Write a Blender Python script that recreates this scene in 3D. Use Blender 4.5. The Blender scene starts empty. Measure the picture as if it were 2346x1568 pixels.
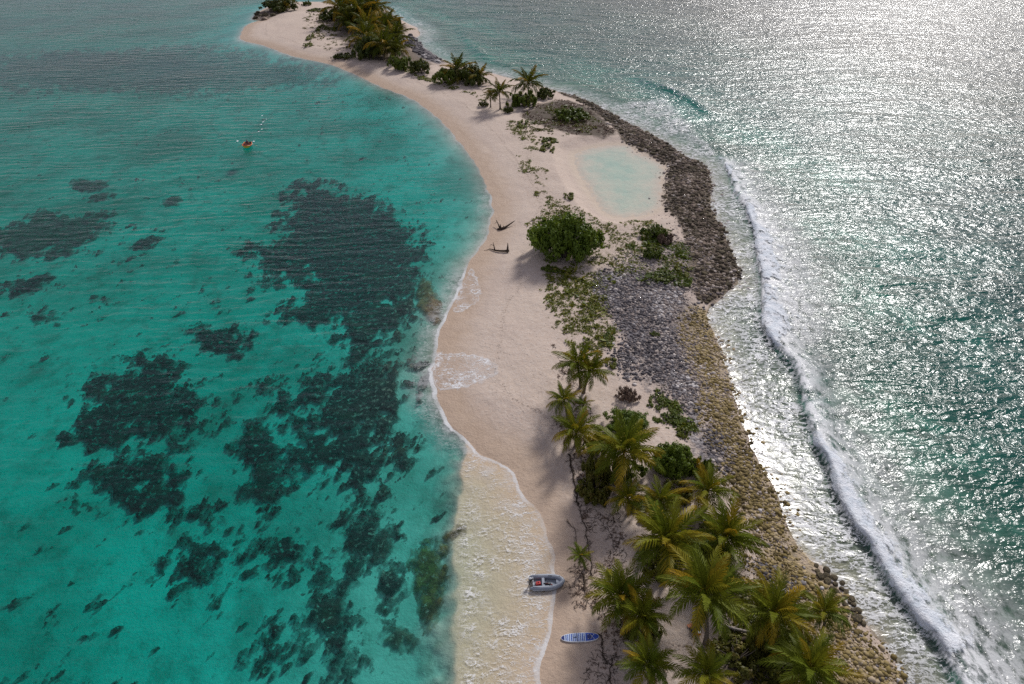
import bpy, math, random
import numpy as np
from mathutils import Vector, Matrix, Euler

# ------------------------------------------------------------------ camera, sky, sun, exposure
SC = bpy.context.scene
H, TH, F = 56.0, math.radians(35.4), 1610.0          # drone height, pitch, focal length in layout units (frame 2346 x 1568)
cam_d = bpy.data.cameras.new('camera')
cam = bpy.data.objects.new('camera', cam_d)
SC.collection.objects.link(cam)
cam.location = (0, 0, H)
cam.rotation_euler = (math.pi / 2 - TH, 0, 0)
cam_d.sensor_width = 36.0
cam_d.lens = F / 2346 * 36.0
cam_d.clip_start, cam_d.clip_end = 0.5, 30000
SC.camera = cam

SUN_EL, SUN_AZ = math.radians(38), math.radians(29)   # azimuth measured from +Y towards +X
world = bpy.data.worlds.new('World')
SC.world = world
world.use_nodes = True
wn = world.node_tree
wn.nodes.clear()
sky = wn.nodes.new('ShaderNodeTexSky')
sky.sky_type = 'NISHITA'
sky.sun_disc = False
sky.sun_elevation = SUN_EL
sky.sun_rotation = SUN_AZ
sky.air_density, sky.dust_density, sky.ozone_density = 1.0, 0.8, 1.4
tcw = wn.nodes.new('ShaderNodeTexCoord')
nzw = wn.nodes.new('ShaderNodeTexNoise')
nzw.inputs['Scale'].default_value = 2.2
nzw.inputs['Detail'].default_value = 5
mpw = wn.nodes.new('ShaderNodeMapping')
mpw.inputs['Scale'].default_value = (1, 1, 2.5)
wn.links.new(tcw.outputs['Generated'], mpw.inputs['Vector'])
wn.links.new(mpw.outputs['Vector'], nzw.inputs['Vector'])
crw = wn.nodes.new('ShaderNodeMapRange')
crw.inputs['From Min'].default_value, crw.inputs['From Max'].default_value = 0.35, 0.65
crw.inputs['To Min'].default_value, crw.inputs['To Max'].default_value = 0.25, 0.6
wn.links.new(nzw.outputs[0], crw.inputs['Value'])
mxw = wn.nodes.new('ShaderNodeMix')
mxw.data_type = 'RGBA'
mxw.inputs[7].default_value = (9.0, 8.5, 9.8, 1)      # thin bright cloud, in the sky texture's own units
wn.links.new(crw.outputs[0], mxw.inputs[0])
wn.links.new(sky.outputs['Color'], mxw.inputs[6])
bgw = wn.nodes.new('ShaderNodeBackground')
bgw.inputs['Strength'].default_value = 0.058
wn.links.new(mxw.outputs[2], bgw.inputs['Color'])
wow = wn.nodes.new('ShaderNodeOutputWorld')
wn.links.new(bgw.outputs[0], wow.inputs['Surface'])

sun_d = bpy.data.lights.new('sun', 'SUN')
sun_d.energy = 3.0
sun_d.angle = math.radians(10)
sun_d.color = (1.0, 0.97, 0.94)
sun = bpy.data.objects.new('sun', sun_d)
SC.collection.objects.link(sun)
_sd = Vector((math.sin(SUN_AZ) * math.cos(SUN_EL), math.cos(SUN_AZ) * math.cos(SUN_EL), math.sin(SUN_EL)))
sun.rotation_euler = _sd.to_track_quat('Z', 'Y').to_euler()
sun.location = (60, 90, 120)

SC.view_settings.view_transform = 'Standard'
SC.view_settings.look = 'None'
SC.view_settings.exposure = 0.27
SC.view_settings.gamma = 1
SC.view_settings.use_curve_mapping = False
SC.cycles.use_denoising = False
SC.cycles.max_bounces = 5
SC.cycles.diffuse_bounces = 2
SC.cycles.glossy_bounces = 2
SC.cycles.volume_bounces = 0
SC.cycles.transparent_max_bounces = 8
SC.cycles.sample_clamp_indirect = 6
SC.cycles.caustics_reflective = False
SC.cycles.caustics_refractive = False

rng = np.random.default_rng(7)
random.seed(7)

# ------------------------------------------------------------------ helpers
CT, ST = math.cos(TH), math.sin(TH)

def ray(X, Y):
    dx, dy = (X - 1173.0) / F, (784.0 - Y) / F
    return np.array([dx, CT + dy * ST, -ST + dy * CT])

def gp(X, Y, z=0.0):
    """ground point seen at layout position X, Y on the level z"""
    d = ray(X, Y)
    t = (z - H) / d[2]
    return np.array([d[0] * t, d[1] * t, z])

def px_per_m(p):
    return F / (p[1] * CT + (H - p[2]) * ST)

def pl(pts, z=0.0):
    return np.array([gp(x, y, z)[:2] for x, y in pts])

def _hash(ix, iy, s):
    h = (ix.astype(np.int64) * 374761393 + iy.astype(np.int64) * 668265263 + s * 982451653) & 0xFFFFFFFF
    h = ((h ^ (h >> 13)) * 1274126177) & 0xFFFFFFFF
    h = (h ^ (h >> 16)) & 0xFFFFFFFF
    return h / 4294967295.0

def vnoise(x, y, s=0):
    ix, iy = np.floor(x), np.floor(y)
    fx, fy = x - ix, y - iy
    fx, fy = fx * fx * fx * (fx * (fx * 6 - 15) + 10), fy * fy * fy * (fy * (fy * 6 - 15) + 10)
    a, b = _hash(ix, iy, s), _hash(ix + 1, iy, s)
    c, d = _hash(ix, iy + 1, s), _hash(ix + 1, iy + 1, s)
    return (a + (b - a) * fx) * (1 - fy) + (c + (d - c) * fx) * fy

def fbm(x, y, s=0, octv=4, gain=0.5):
    r, a, t = np.zeros_like(x), 1.0, 0.0
    for k in range(octv):
        c, sn = math.cos(0.6 * k + 0.3), math.sin(0.6 * k + 0.3)
        f = 2.03 ** k
        r += a * vnoise((x * c - y * sn) * f + 17.3 * k, (x * sn + y * c) * f - 9.1 * k, s + 31 * k)
        t += a
        a *= gain
    return r / t                                        # 0..1

def sstep(a, b, x):
    t = np.clip((x - a) / (b - a), 0, 1)
    return t * t * (3 - 2 * t)

def chaikin(p, n=2, closed=False):
    p = np.asarray(p, float)
    for _ in range(n):
        if closed:
            q = np.roll(p, -1, 0)
            p = np.stack([0.75 * p + 0.25 * q, 0.25 * p + 0.75 * q], 1).reshape(-1, 2)
        else:
            a, b = p[:-1], p[1:]
            m = np.stack([0.75 * a + 0.25 * b, 0.25 * a + 0.75 * b], 1).reshape(-1, 2)
            p = np.vstack([p[:1], m, p[-1:]])
    return p

def sdf(poly, x, y, margin=8.0):
    """signed distance, positive inside, clipped to -margin outside"""
    out = np.full(x.shape, -margin)
    lo, hi = poly.min(0) - margin, poly.max(0) + margin
    sel = (x > lo[0]) & (x < hi[0]) & (y > lo[1]) & (y < hi[1])
    px, py = x[sel], y[sel]
    d2 = np.full(px.shape, 1e18)
    ins = np.zeros(px.shape, bool)
    n = len(poly)
    for i in range(n):
        ax, ay = poly[i]
        bx, by = poly[(i + 1) % n]
        ex, ey = bx - ax, by - ay
        L = ex * ex + ey * ey + 1e-12
        t = np.clip(((px - ax) * ex + (py - ay) * ey) / L, 0, 1)
        qx, qy = px - ax - t * ex, py - ay - t * ey
        d2 = np.minimum(d2, qx * qx + qy * qy)
        c = (ay > py) != (by > py)
        if abs(by - ay) > 1e-12:
            ins ^= c & (px < ex * (py - ay) / (by - ay) + ax)
    d = np.sqrt(d2)
    out[sel] = np.where(ins, d, -np.minimum(d, margin))
    return out

def polyline_coords(line, x, y, margin=40.0):
    """(along, signed offset to the right-hand +x side) of the nearest point of a polyline"""
    al = np.zeros(x.shape)
    off = np.full(x.shape, 1e3)
    lo, hi = line.min(0) - margin, line.max(0) + margin
    sel = (x > lo[0]) & (x < hi[0]) & (y > lo[1]) & (y < hi[1])
    px, py = x[sel], y[sel]
    best, bal, bof = np.full(px.shape, 1e18), np.zeros(px.shape), np.full(px.shape, 1e3)
    acc = 0.0
    for i in range(len(line) - 1):
        ax, ay = line[i]
        ex, ey = line[i + 1] - line[i]
        L = math.hypot(ex, ey) + 1e-9
        t = np.clip(((px - ax) * ex + (py - ay) * ey) / (L * L), 0, 1)
        qx, qy = px - ax - t * ex, py - ay - t * ey
        d2 = qx * qx + qy * qy
        sg = np.sign(-(qx * ey - qy * ex))              # the lines run towards the camera, so this side is +x
        b = d2 < best
        best = np.where(b, d2, best)
        bal = np.where(b, acc + t * L, bal)
        bof = np.where(b, np.sqrt(d2) * np.where(sg == 0, 1, sg), bof)
        acc += L
    al[sel] = bal
    off[sel] = bof
    return al, off

def link(o, parent=None):
    SC.collection.objects.link(o)
    if parent is not None:
        o.parent = parent
    return o

def mesh_obj(name, v, f, mat, parent=None, smooth=False, attrs=None, mats=None, fmat=None):
    """v (n,3), f: (m,k) array or list of lists"""
    me = bpy.data.meshes.new(name)
    me_from(me, v, f, attrs, smooth)
    for m in (mats or [mat]):
        me.materials.append(m)
    if fmat is not None:
        me.polygons.foreach_set('material_index', np.asarray(fmat, np.int32))
    return link(bpy.data.objects.new(name, me), parent)

def me_from(me, v, f, attrs=None, smooth=False):
    v = np.ascontiguousarray(v, np.float32)
    if isinstance(f, np.ndarray):
        k = f.shape[1]
        me.vertices.add(len(v))
        me.vertices.foreach_set('co', v.ravel())
        me.loops.add(f.size)
        me.loops.foreach_set('vertex_index', f.astype(np.int32).ravel())
        me.polygons.add(len(f))
        me.polygons.foreach_set('loop_start', np.arange(0, f.size, k, dtype=np.int32))
        me.update(calc_edges=True)
    else:
        me.from_pydata(v.tolist(), [], f)
    if smooth:
        me.polygons.foreach_set('use_smooth', np.ones(len(me.polygons), bool))
    for nme, (dom, dat) in (attrs or {}).items():
        a = me.attributes.new(nme, 'FLOAT', dom)
        a.data.foreach_set('value', np.ascontiguousarray(dat, np.float32))
    me.update()

def tag(o, label=None, cat=None, group=None, kind=None):
    if label: o['label'] = label
    if cat: o['category'] = cat
    if group: o['group'] = group
    if kind: o['kind'] = kind
    return o

def thing(name, loc, label, cat, group=None, rotz=0.0, scale=1.0):
    o = bpy.data.objects.new(name, None)
    o.empty_display_size = 0.3
    o.location = loc
    o.rotation_euler = (0, 0, rotz)
    o.scale = (scale,) * 3
    link(o)
    return tag(o, label, cat, group)

class MB:
    """collects shapes for one mesh"""
    def __init__(s): s.v, s.f, s.m = [], [], []
    def add(s, v, f, mi=0):
        b = len(s.v)
        s.v += [tuple(map(float, p)) for p in v]
        s.f += [[i + b for i in q] for q in f]
        s.m += [mi] * len(f)
    def box(s, c, sz, rot=None, mi=0, taper=1.0):
        x, y, z = [a / 2 for a in sz]
        p = [Vector((sx * x * (taper if sz_ > 0 else 1), sy * y * (taper if sz_ > 0 else 1), sz_ * z)) for sz_ in (-1, 1) for sy in (-1, 1) for sx in (-1, 1)]
        if rot is not None: p = [Euler(rot).to_matrix() @ q for q in p]
        s.add([q + Vector(c) for q in p], [[0, 2, 3, 1], [4, 5, 7, 6], [0, 1, 5, 4], [2, 6, 7, 3], [0, 4, 6, 2], [1, 3, 7, 5]], mi)
    def tube(s, pts, rad, n=8, mi=0, caps=True, flat=1.0):
        pts = [Vector(p) for p in pts]
        if not hasattr(rad, '__len__'): rad = [rad] * len(pts)
        rings = []
        up0 = Vector((0, 0, 1))
        for i, p in enumerate(pts):
            t = (pts[min(i + 1, len(pts) - 1)] - pts[max(i - 1, 0)]).normalized()
            u = up0 if abs(t.dot(up0)) < 0.95 else Vector((1, 0, 0))
            a = t.cross(u).normalized()
            b = a.cross(t).normalized()
            rings.append([p + (a * math.cos(q) + b * math.sin(q) * flat) * rad[i] for q in [2 * math.pi * k / n for k in range(n)]])
        v = [q for r in rings for q in r]
        f = [[i * n + k, i * n + (k + 1) % n, (i + 1) * n + (k + 1) % n, (i + 1) * n + k] for i in range(len(pts) - 1) for k in range(n)]
        if caps:
            f.append(list(range(n))[::-1])
            f.append([(len(pts) - 1) * n + k for k in range(n)])
        s.add(v, f, mi)
    def ball(s, c, r, seg=10, rin=7, mi=0, rot=None):
        v, f = [], []
        R = Euler(rot).to_matrix() if rot is not None else None
        rr = r if hasattr(r, '__len__') else (r, r, r)
        for i in range(rin + 1):
            a = math.pi * i / rin
            for k in range(seg):
                b = 2 * math.pi * k / seg
                q = Vector((rr[0] * math.sin(a) * math.cos(b), rr[1] * math.sin(a) * math.sin(b), rr[2] * math.cos(a)))
                if R: q = R @ q
                v.append(q + Vector(c))
        for i in range(rin):
            for k in range(seg):
                f.append([i * seg + k, (i + 1) * seg + k, (i + 1) * seg + (k + 1) % seg, i * seg + (k + 1) % seg])
        s.add(v, f, mi)
    def build(s, name, mat, parent=None, smooth=True, mats=None):
        return mesh_obj(name, np.array(s.v), s.f, mat, parent, smooth, mats=mats, fmat=s.m if mats else None)

# ------------------------------------------------------------------ node helpers
class NG:
    def __init__(s, name):
        s.mat = bpy.data.materials.new(name)
        s.mat.use_nodes = True
        s.t = s.mat.node_tree
        s.t.nodes.clear()
        s.out = s.t.nodes.new('ShaderNodeOutputMaterial')
    def new(s, typ, props=None, **inp):
        n = s.t.nodes.new('ShaderNode' + typ)
        for k, v in (props or {}).items(): setattr(n, k, v)
        for k, v in inp.items(): s.set(n.inputs[k.replace('_', ' ')], v)
        return n
    def set(s, sock, v):
        if v is None: return
        if isinstance(v, bpy.types.NodeSocket): s.t.links.new(v, sock)
        elif isinstance(v, (tuple, list)) and sock.type == 'RGBA' and len(v) == 3: sock.default_value = (*v, 1)
        else: sock.default_value = v
    def attr(s, name): return s.new('Attribute', {'attribute_name': name}).outputs['Fac']
    def pos(s): return s.new('NewGeometry').outputs['Position']
    def obj(s): return s.new('TexCoord').outputs['Object']
    def rnd(s): return s.new('ObjectInfo').outputs['Random']
    def mapv(s, v, scale=(1, 1, 1), rot=(0, 0, 0), loc=(0, 0, 0)):
        n = s.new('Mapping')
        s.set(n.inputs['Vector'], v)
        n.inputs['Scale'].default_value, n.inputs['Rotation'].default_value, n.inputs['Location'].default_value = scale, rot, loc
        return n.outputs[0]
    def noise(s, v, scale, detail=3.0, rough=0.5, dist=0.0, col=False):
        n = s.new('TexNoise', Scale=scale, Detail=detail, Roughness=rough, Distortion=dist)
        s.set(n.inputs['Vector'], v)
        return n.outputs[1 if col else 0]
    def voro(s, v, scale, feature='F1', out='Distance', rand=1.0):
        n = s.new('TexVoronoi', {'feature': feature}, Scale=scale, Randomness=rand)
        s.set(n.inputs['Vector'], v)
        return n.outputs[out]
    def m(s, op, a, b=0.0, c=0.0):
        n = s.new('Math', {'operation': op})
        for i, x in enumerate((a, b, c)): s.set(n.inputs[i], x)
        return n.outputs[0]
    def rng(s, v, a, b, c=0.0, d=1.0, smooth=True):
        n = s.new('MapRange', {'interpolation_type': 'SMOOTHSTEP' if smooth else 'LINEAR'})
        for k, x in zip(('Value', 'From Min', 'From Max', 'To Min', 'To Max'), (v, a, b, c, d)): s.set(n.inputs[k], x)
        return n.outputs[0]
    def mix(s, f, a, b, blend='MIX'):
        n = s.new('Mix', {'data_type': 'RGBA', 'blend_type': blend})
        for i, x in ((0, f), (6, a), (7, b)): s.set(n.inputs[i], x)
        return n.outputs[2]
    def ramp(s, f, stops):
        n = s.new('ValToRGB')
        s.set(n.inputs[0], f)
        e = n.color_ramp.elements
        while len(e) < len(stops): e.new(0.5)
        for el, (p, c) in zip(e, stops):
            el.position, el.color = p, (*c, 1)
        return n.outputs[0]
    def bump(s, h, strength=0.5, dist=0.1, normal=None):
        n = s.new('Bump', Strength=strength, Distance=dist, Height=h)
        s.set(n.inputs['Normal'], normal)
        return n.outputs[0]
    def vadd(s, a, b):
        n = s.new('VectorMath', {'operation': 'ADD'})
        s.set(n.inputs[0], a); s.set(n.inputs[1], b)
        return n.outputs[0]
    def vscale(s, a, k):
        n = s.new('VectorMath', {'operation': 'SCALE'})
        s.set(n.inputs[0], a); s.set(n.inputs['Scale'], k)
        return n.outputs[0]
    def pbr(s, color, rough=0.8, normal=None, spec=0.3, metal=0.0):
        n = s.new('BsdfPrincipled', Roughness=rough, Metallic=metal)
        n.inputs['Specular IOR Level'].default_value = spec
        s.set(n.inputs['Base Color'], color)
        s.set(n.inputs['Normal'], normal)
        return n.outputs[0]
    def mixs(s, f, a, b):
        n = s.new('MixShader')
        s.set(n.inputs[0], f); s.set(n.inputs[1], a); s.set(n.inputs[2], b)
        return n.outputs[0]
    def done(s, sh, vol=None):
        s.t.links.new(sh, s.out.inputs['Surface'])
        if vol is not None: s.t.links.new(vol, s.out.inputs['Volume'])
        return s.mat

def simple(name, col, rough=0.6, spec=0.3, var=0.12, scale=6.0, bump=0.0):
    g = NG(name)
    nz = g.noise(g.obj(), scale, 4)
    c = g.mix(nz, tuple(x * (1 - var) for x in col), tuple(min(1, x * (1 + var)) for x in col))
    return g.done(g.pbr(c, rough, g.bump(nz, bump, 0.05) if bump else None, spec))

# ------------------------------------------------------------------ traced layout (2346 x 1568 layout units -> metres on the ground)
LEFT = [(560, 60), (552, 78), (550, 94), (598, 102), (650, 123), (695, 136), (760, 147), (825, 176), (889, 207), (938, 223), (986, 255), (1025, 291),
        (1044, 317), (1068, 345), (1092, 380), (1118, 430), (1132, 468), (1124, 510), (1116, 545), (1096, 575), (1068, 606), (1062, 640), (1052, 672), (1028, 719), (1010, 755), (1005, 781),
        (1000, 817), (992, 853), (994, 896), (1010, 935), (1036, 982), (1075, 1018), (1108, 1043), (1169, 1069), (1188, 1098), (1201, 1137),
        (1234, 1166), (1255, 1230), (1270, 1266), (1268, 1310), (1275, 1367), (1263, 1425), (1259, 1461), (1244, 1511), (1237, 1568), (1232, 1640), (1226, 1720)]
RIGHT = [(2160, 1740), (2120, 1660), (2074, 1568), (2053, 1528), (2022, 1483), (1992, 1435), (1951, 1391), (1923, 1340), (1886, 1306), (1841, 1271), (1800, 1196),
         (1768, 1110), (1745, 1075), (1716, 1015), (1698, 968), (1684, 910), (1658, 831), (1640, 773), (1618, 726), (1630, 702), (1652, 680), (1698, 648), (1690, 612),
         (1672, 569), (1662, 537), (1640, 498), (1624, 466), (1633, 430), (1627, 408), (1620, 378), (1569, 359), (1536, 333), (1475, 301), (1417, 272), (1368, 242),
         (1328, 224), (1278, 210), (1248, 200), (1178, 182), (1118, 166), (1060, 152), (1015, 139), (983, 120), (950, 92), (967, 74), (938, 53), (900, 38), (880, 18), (800, 12), (760, 7), (700, 4), (640, 6), (600, 22), (580, 38), (575, 46), (600, 46), (585, 50)]
ISLE = chaikin(pl(LEFT + RIGHT), 2, True)
TERR = chaikin(pl([(1034, 970), (1046, 1010), (1055, 1050), (1058, 1110), (1057, 1160), (1060, 1230), (1058, 1300), (1053, 1370), (1045, 1420), (1040, 1500), (1034, 1568),
                   (1030, 1700), (1400, 1700), (1400, 1300), (1300, 1150), (1250, 1060), (1130, 1000), (1080, 960)]), 2, True)
TONG = [chaikin(pl([(985, 800), (1030, 812), (1090, 815), (1140, 840), (1152, 858), (1130, 878), (1080, 895), (1020, 902), (985, 890)]), 2, True), chaikin(pl([(1030, 720), (1075, 606), (1092, 630), (1110, 680), (1095, 700), (1050, 722)]), 2, True)]
POND = chaikin(pl([(1315, 359), (1323, 349), (1368, 336), (1417, 332), (1446, 333), (1457, 349), (1505, 369), (1526, 384), (1524, 407), (1514, 430), (1518, 460), (1508, 484),
                   (1455, 500), (1397, 500), (1370, 472), (1347, 433), (1320, 388)]), 2, True)
RUB_D = chaikin(pl([(1356, 655), (1420, 632), (1500, 655), (1560, 660), (1575, 690), (1560, 700), (1548, 760), (1560, 830), (1590, 900), (1625, 980), (1655, 1050), (1640, 1075), (1600, 1045), (1580, 990),
                    (1530, 910), (1480, 885), (1430, 865), (1410, 800), (1395, 740), (1365, 700)]), 2, True)
RUB_Y = chaikin(pl([(1560, 715), (1600, 700), (1630, 720), (1650, 800), (1690, 950), (1720, 1040), (1765, 1110), (1800, 1200), (1850, 1290), (1900, 1350), (1960, 1430), (2080, 1568), (2150, 1720), (1900, 1720),
                    (1890, 1568), (1850, 1450), (1820, 1380), (1720, 1330), (1730, 1250), (1690, 1120), (1655, 1050), (1625, 960), (1590, 860), (1565, 770)]), 2, True)
RIDGE = chaikin(pl([(1417, 268), (1475, 299), (1536, 331), (1569, 357), (1622, 376), (1630, 408), (1636, 430), (1627, 466), (1643, 498), (1665, 537), (1676, 569), (1694, 608), (1700, 646), (1652, 684), (1625, 702),
                    (1592, 690), (1582, 650), (1580, 600), (1566, 560), (1556, 525), (1538, 498), (1518, 470), (1522, 430), (1532, 395), (1526, 378), (1465, 347), (1430, 328), (1415, 310), (1380, 275), (1330, 236), (1275, 214), (1280, 208), (1330, 222)]), 1, True)
SOIL = chaikin(pl([(1185, 278), (1215, 262), (1260, 240), (1310, 232), (1370, 262), (1420, 312), (1380, 322), (1320, 322), (1275, 312), (1240, 296)]), 2, True)
RUB_F = chaikin(pl([(935, 78), (960, 98), (985, 122), (1018, 140), (1010, 152), (985, 150), (950, 122), (925, 100)]), 1, True)
LEDGE = chaikin(pl([(572, 46), (584, 34), (600, 26), (640, 12), (660, 28), (640, 40), (622, 44), (600, 50)]), 1, True)
RUB_U = chaikin(pl([(1700, 1290), (1730, 1285), (1790, 1310), (1830, 1370), (1790, 1390), (1740, 1350), (1700, 1320)]), 1, True)
RUB_P = chaikin(pl([(1370, 640), (1430, 600), (1560, 540), (1600, 660), (1600, 720), (1650, 830), (1690, 960), (1760, 1110), (1800, 1210), (1760, 1260), (1690, 1130), (1640, 1070), (1590, 960), (1560, 900), (1520, 900), (1420, 760)]), 1, True)
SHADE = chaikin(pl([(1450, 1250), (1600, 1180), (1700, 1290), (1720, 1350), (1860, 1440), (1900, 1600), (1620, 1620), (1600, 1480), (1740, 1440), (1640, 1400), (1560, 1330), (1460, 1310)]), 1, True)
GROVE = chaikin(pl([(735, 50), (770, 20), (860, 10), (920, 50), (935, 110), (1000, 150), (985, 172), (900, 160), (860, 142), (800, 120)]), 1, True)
SCRUB = chaikin(pl([(1160, 275), (1230, 330), (1245, 430), (1300, 480), (1400, 520), (1470, 510), (1560, 545), (1580, 650), (1420, 640), (1400, 740), (1410, 800), (1370, 830), (1290, 800), (1255, 740),
                    (1240, 640), (1225, 600), (1230, 520), (1215, 470), (1200, 380), (1165, 300)]), 2, True)
TWIG = chaikin(pl([(1250, 780), (1290, 870), (1270, 960), (1300, 1050), (1320, 1150), (1345, 1250), (1290, 1320), (1290, 1390), (1380, 1420), (1370, 1480), (1320, 1568), (1400, 1640), (1560, 1640), (1450, 1400), (1420, 1200), (1400, 1050), (1330, 900)]), 1, True)
WAVE = chaikin(pl([(1640, 352), (1660, 374), (1675, 395), (1682, 420), (1690, 453), (1717, 474), (1717, 499), (1736, 528), (1737, 571), (1741, 604), (1754, 650), (1753, 692), (1750, 742), (1763, 776), (1792, 807),
                   (1830, 843), (1841, 889), (1850, 938), (1863, 985), (1880, 1032), (1906, 1073), (1927, 1152), (1964, 1217), (2000, 1251), (2020, 1302), (2060, 1367), (2108, 1422),
                   (2160, 1483), (2180, 1528), (2206, 1568), (2260, 1680)]), 2)
WAVE_FAR = chaikin(pl([(1440, 172), (1480, 188), (1515, 200), (1545, 213), (1570, 226), (1605, 246), (1650, 275)]), 2)
SWELL1 = chaikin(pl([(880, -6), (905, 15), (925, 40), (950, 60)]), 2)
SWELL2 = chaikin(pl([(1040, 50), (1062, 80), (1085, 115), (1130, 145), (1180, 165)]), 2)
CENTRE = pl([(1560, 1700), (1480, 1400), (1400, 1150), (1330, 900), (1300, 700), (1280, 480), (1220, 300), (1060, 165), (900, 80), (780, 25), (700, 5)])
CEN_O = np.argsort(CENTRE[:, 1])

def wave_len_table(line):
    return np.concatenate([[0], np.cumsum(np.hypot(*(line[1:] - line[:-1]).T))])

# ------------------------------------------------------------------ terrain function
def terrain(x, y):
    n1 = fbm(x * 0.35, y * 0.35, 3, 3) - 0.5
    dI = sdf(ISLE, x, y, 200.0) + n1 * 0.9
    dT = sdf(TERR, x, y, 40.0) + n1 * 2.4 + (fbm(x * 0.12, y * 0.12, 13, 2) - 0.5) * 2.0
    dP = sdf(POND, x, y, 30.0) + n1 * 0.8
    xc = np.interp(y, CENTRE[CEN_O, 1], CENTRE[CEN_O, 0])
    side = sstep(-12, 12, x - xc)
    out = np.maximum(-dI, 0)
    dS = np.maximum(np.maximum(dI, dT), -200)

    os_ = np.maximum(-dS, 0)
    tn = sstep(-14, -2, dT)                               # near the shallow terrace
    big = fbm(x * 0.03, y * 0.03, 11, 3) - 0.5
    fl = np.interp(os_, [0, 1.2, 4, 10, 25, 60, 150], [0, 0.16, 0.55, 1.3, 2.9, 5.0, 6.5])
    fl = fl + tn * np.interp(os_, [0, 0.6, 1.6, 3.2, 5, 10], [0, 0.08, 0.36, 0.62, 0.55, 0.2])
    depL = 0.022 * np.minimum(out, 9) + fl + big * 1.6 * sstep(8, 40, os_)
    depR = np.interp(out, [0, 1, 5, 14, 22, 40, 90, 160], [0, 0.10, 0.25, 0.45, 0.9, 1.8, 4.0, 9.0]) + big * 1.2 * sstep(15, 50, out)
    dep = depL * (1 - side) + depR * side
    inn = np.maximum(dI, 0)
    zl = np.interp(inn, [0, 1, 3, 8, 14, 40], [0.0, 0.12, 0.34, 0.9, 1.15, 1.3]) + inn * 0
    zl = zl + (fbm(x * 0.15, y * 0.15, 5, 3) - 0.5) * 0.5 * sstep(3, 9, inn)
    rid = sstep(0, 2.2, sdf(RIDGE, x, y, 6.0))
    zl = zl + rid * (0.30 + 0.5 * (fbm(x * 0.8, y * 0.8, 8, 3) - 0.5)) * sstep(0.2, 2, inn)
    z = np.where(dI > 0, zl, -dep)
    dp = np.interp(dP, [-7, -5, -2.5, 0, 2, 5, 9], [9, 1.3, 0.4, 0.0, -0.03, -0.07, -0.13])
    z = np.where(dP > -7, np.minimum(z, dp), z)
    z = z + (vnoise(x * 1.7, y * 1.7, 21) - 0.5) * 0.05 * sstep(2, 6, inn)
    return z, dI, dT, dP, side

TZ_CACHE = {}
def tz(x, y):
    return float(terrain(np.array([float(x)]), np.array([float(y)]))[0][0])

def tza(x, y):
    return terrain(np.asarray(x, float), np.asarray(y, float))[0]

def fan(nr, nc, umax=1.12):
    """a graded sheet: rows and columns get wider apart with distance from the shore in front"""
    Ys = np.linspace(1690, -40, nr)
    ys = np.array([gp(1173, Y)[1] for Y in Ys])
    ys = np.concatenate([[-400, -120, -30, 0, 12, 18], ys, ys[-1] * np.array([1.08, 1.2, 1.5, 2.2, 4, 9, 25])])
    us = np.linspace(-umax, umax, nc)
    us = np.concatenate([[-14, -5, -2.4, -1.6, -1.25], us, [1.25, 1.6, 2.4, 5, 14]])
    wy = 0.735 * (np.maximum(ys, 20) * CT + H * ST)
    X = us[None, :] * wy[:, None]
    Y = np.repeat(ys[:, None], len(us), 1)
    return X, Y

def grid_faces(R, C):
    i = np.arange((R - 1) * (C - 1))
    r, c = i // (C - 1), i % (C - 1)
    a = r * C + c
    return np.stack([a, a + 1, a + C + 1, a + C], 1)

# ------------------------------------------------------------------ materials of the ground, seabed, water
def stone_colour(g, v, scale, lo, hi, warm):
    c1 = g.voro(v, scale, 'F1', 'Color')
    sep = g.new('SeparateColor')
    g.set(sep.inputs[0], c1)
    t = g.m('POWER', sep.outputs[0], 1.6)
    col = g.mix(t, lo, hi)
    return g.mix(g.m('MULTIPLY', sep.outputs[1], 0.6), col, warm), g.voro(v, scale, 'F1', 'Distance')

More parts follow.
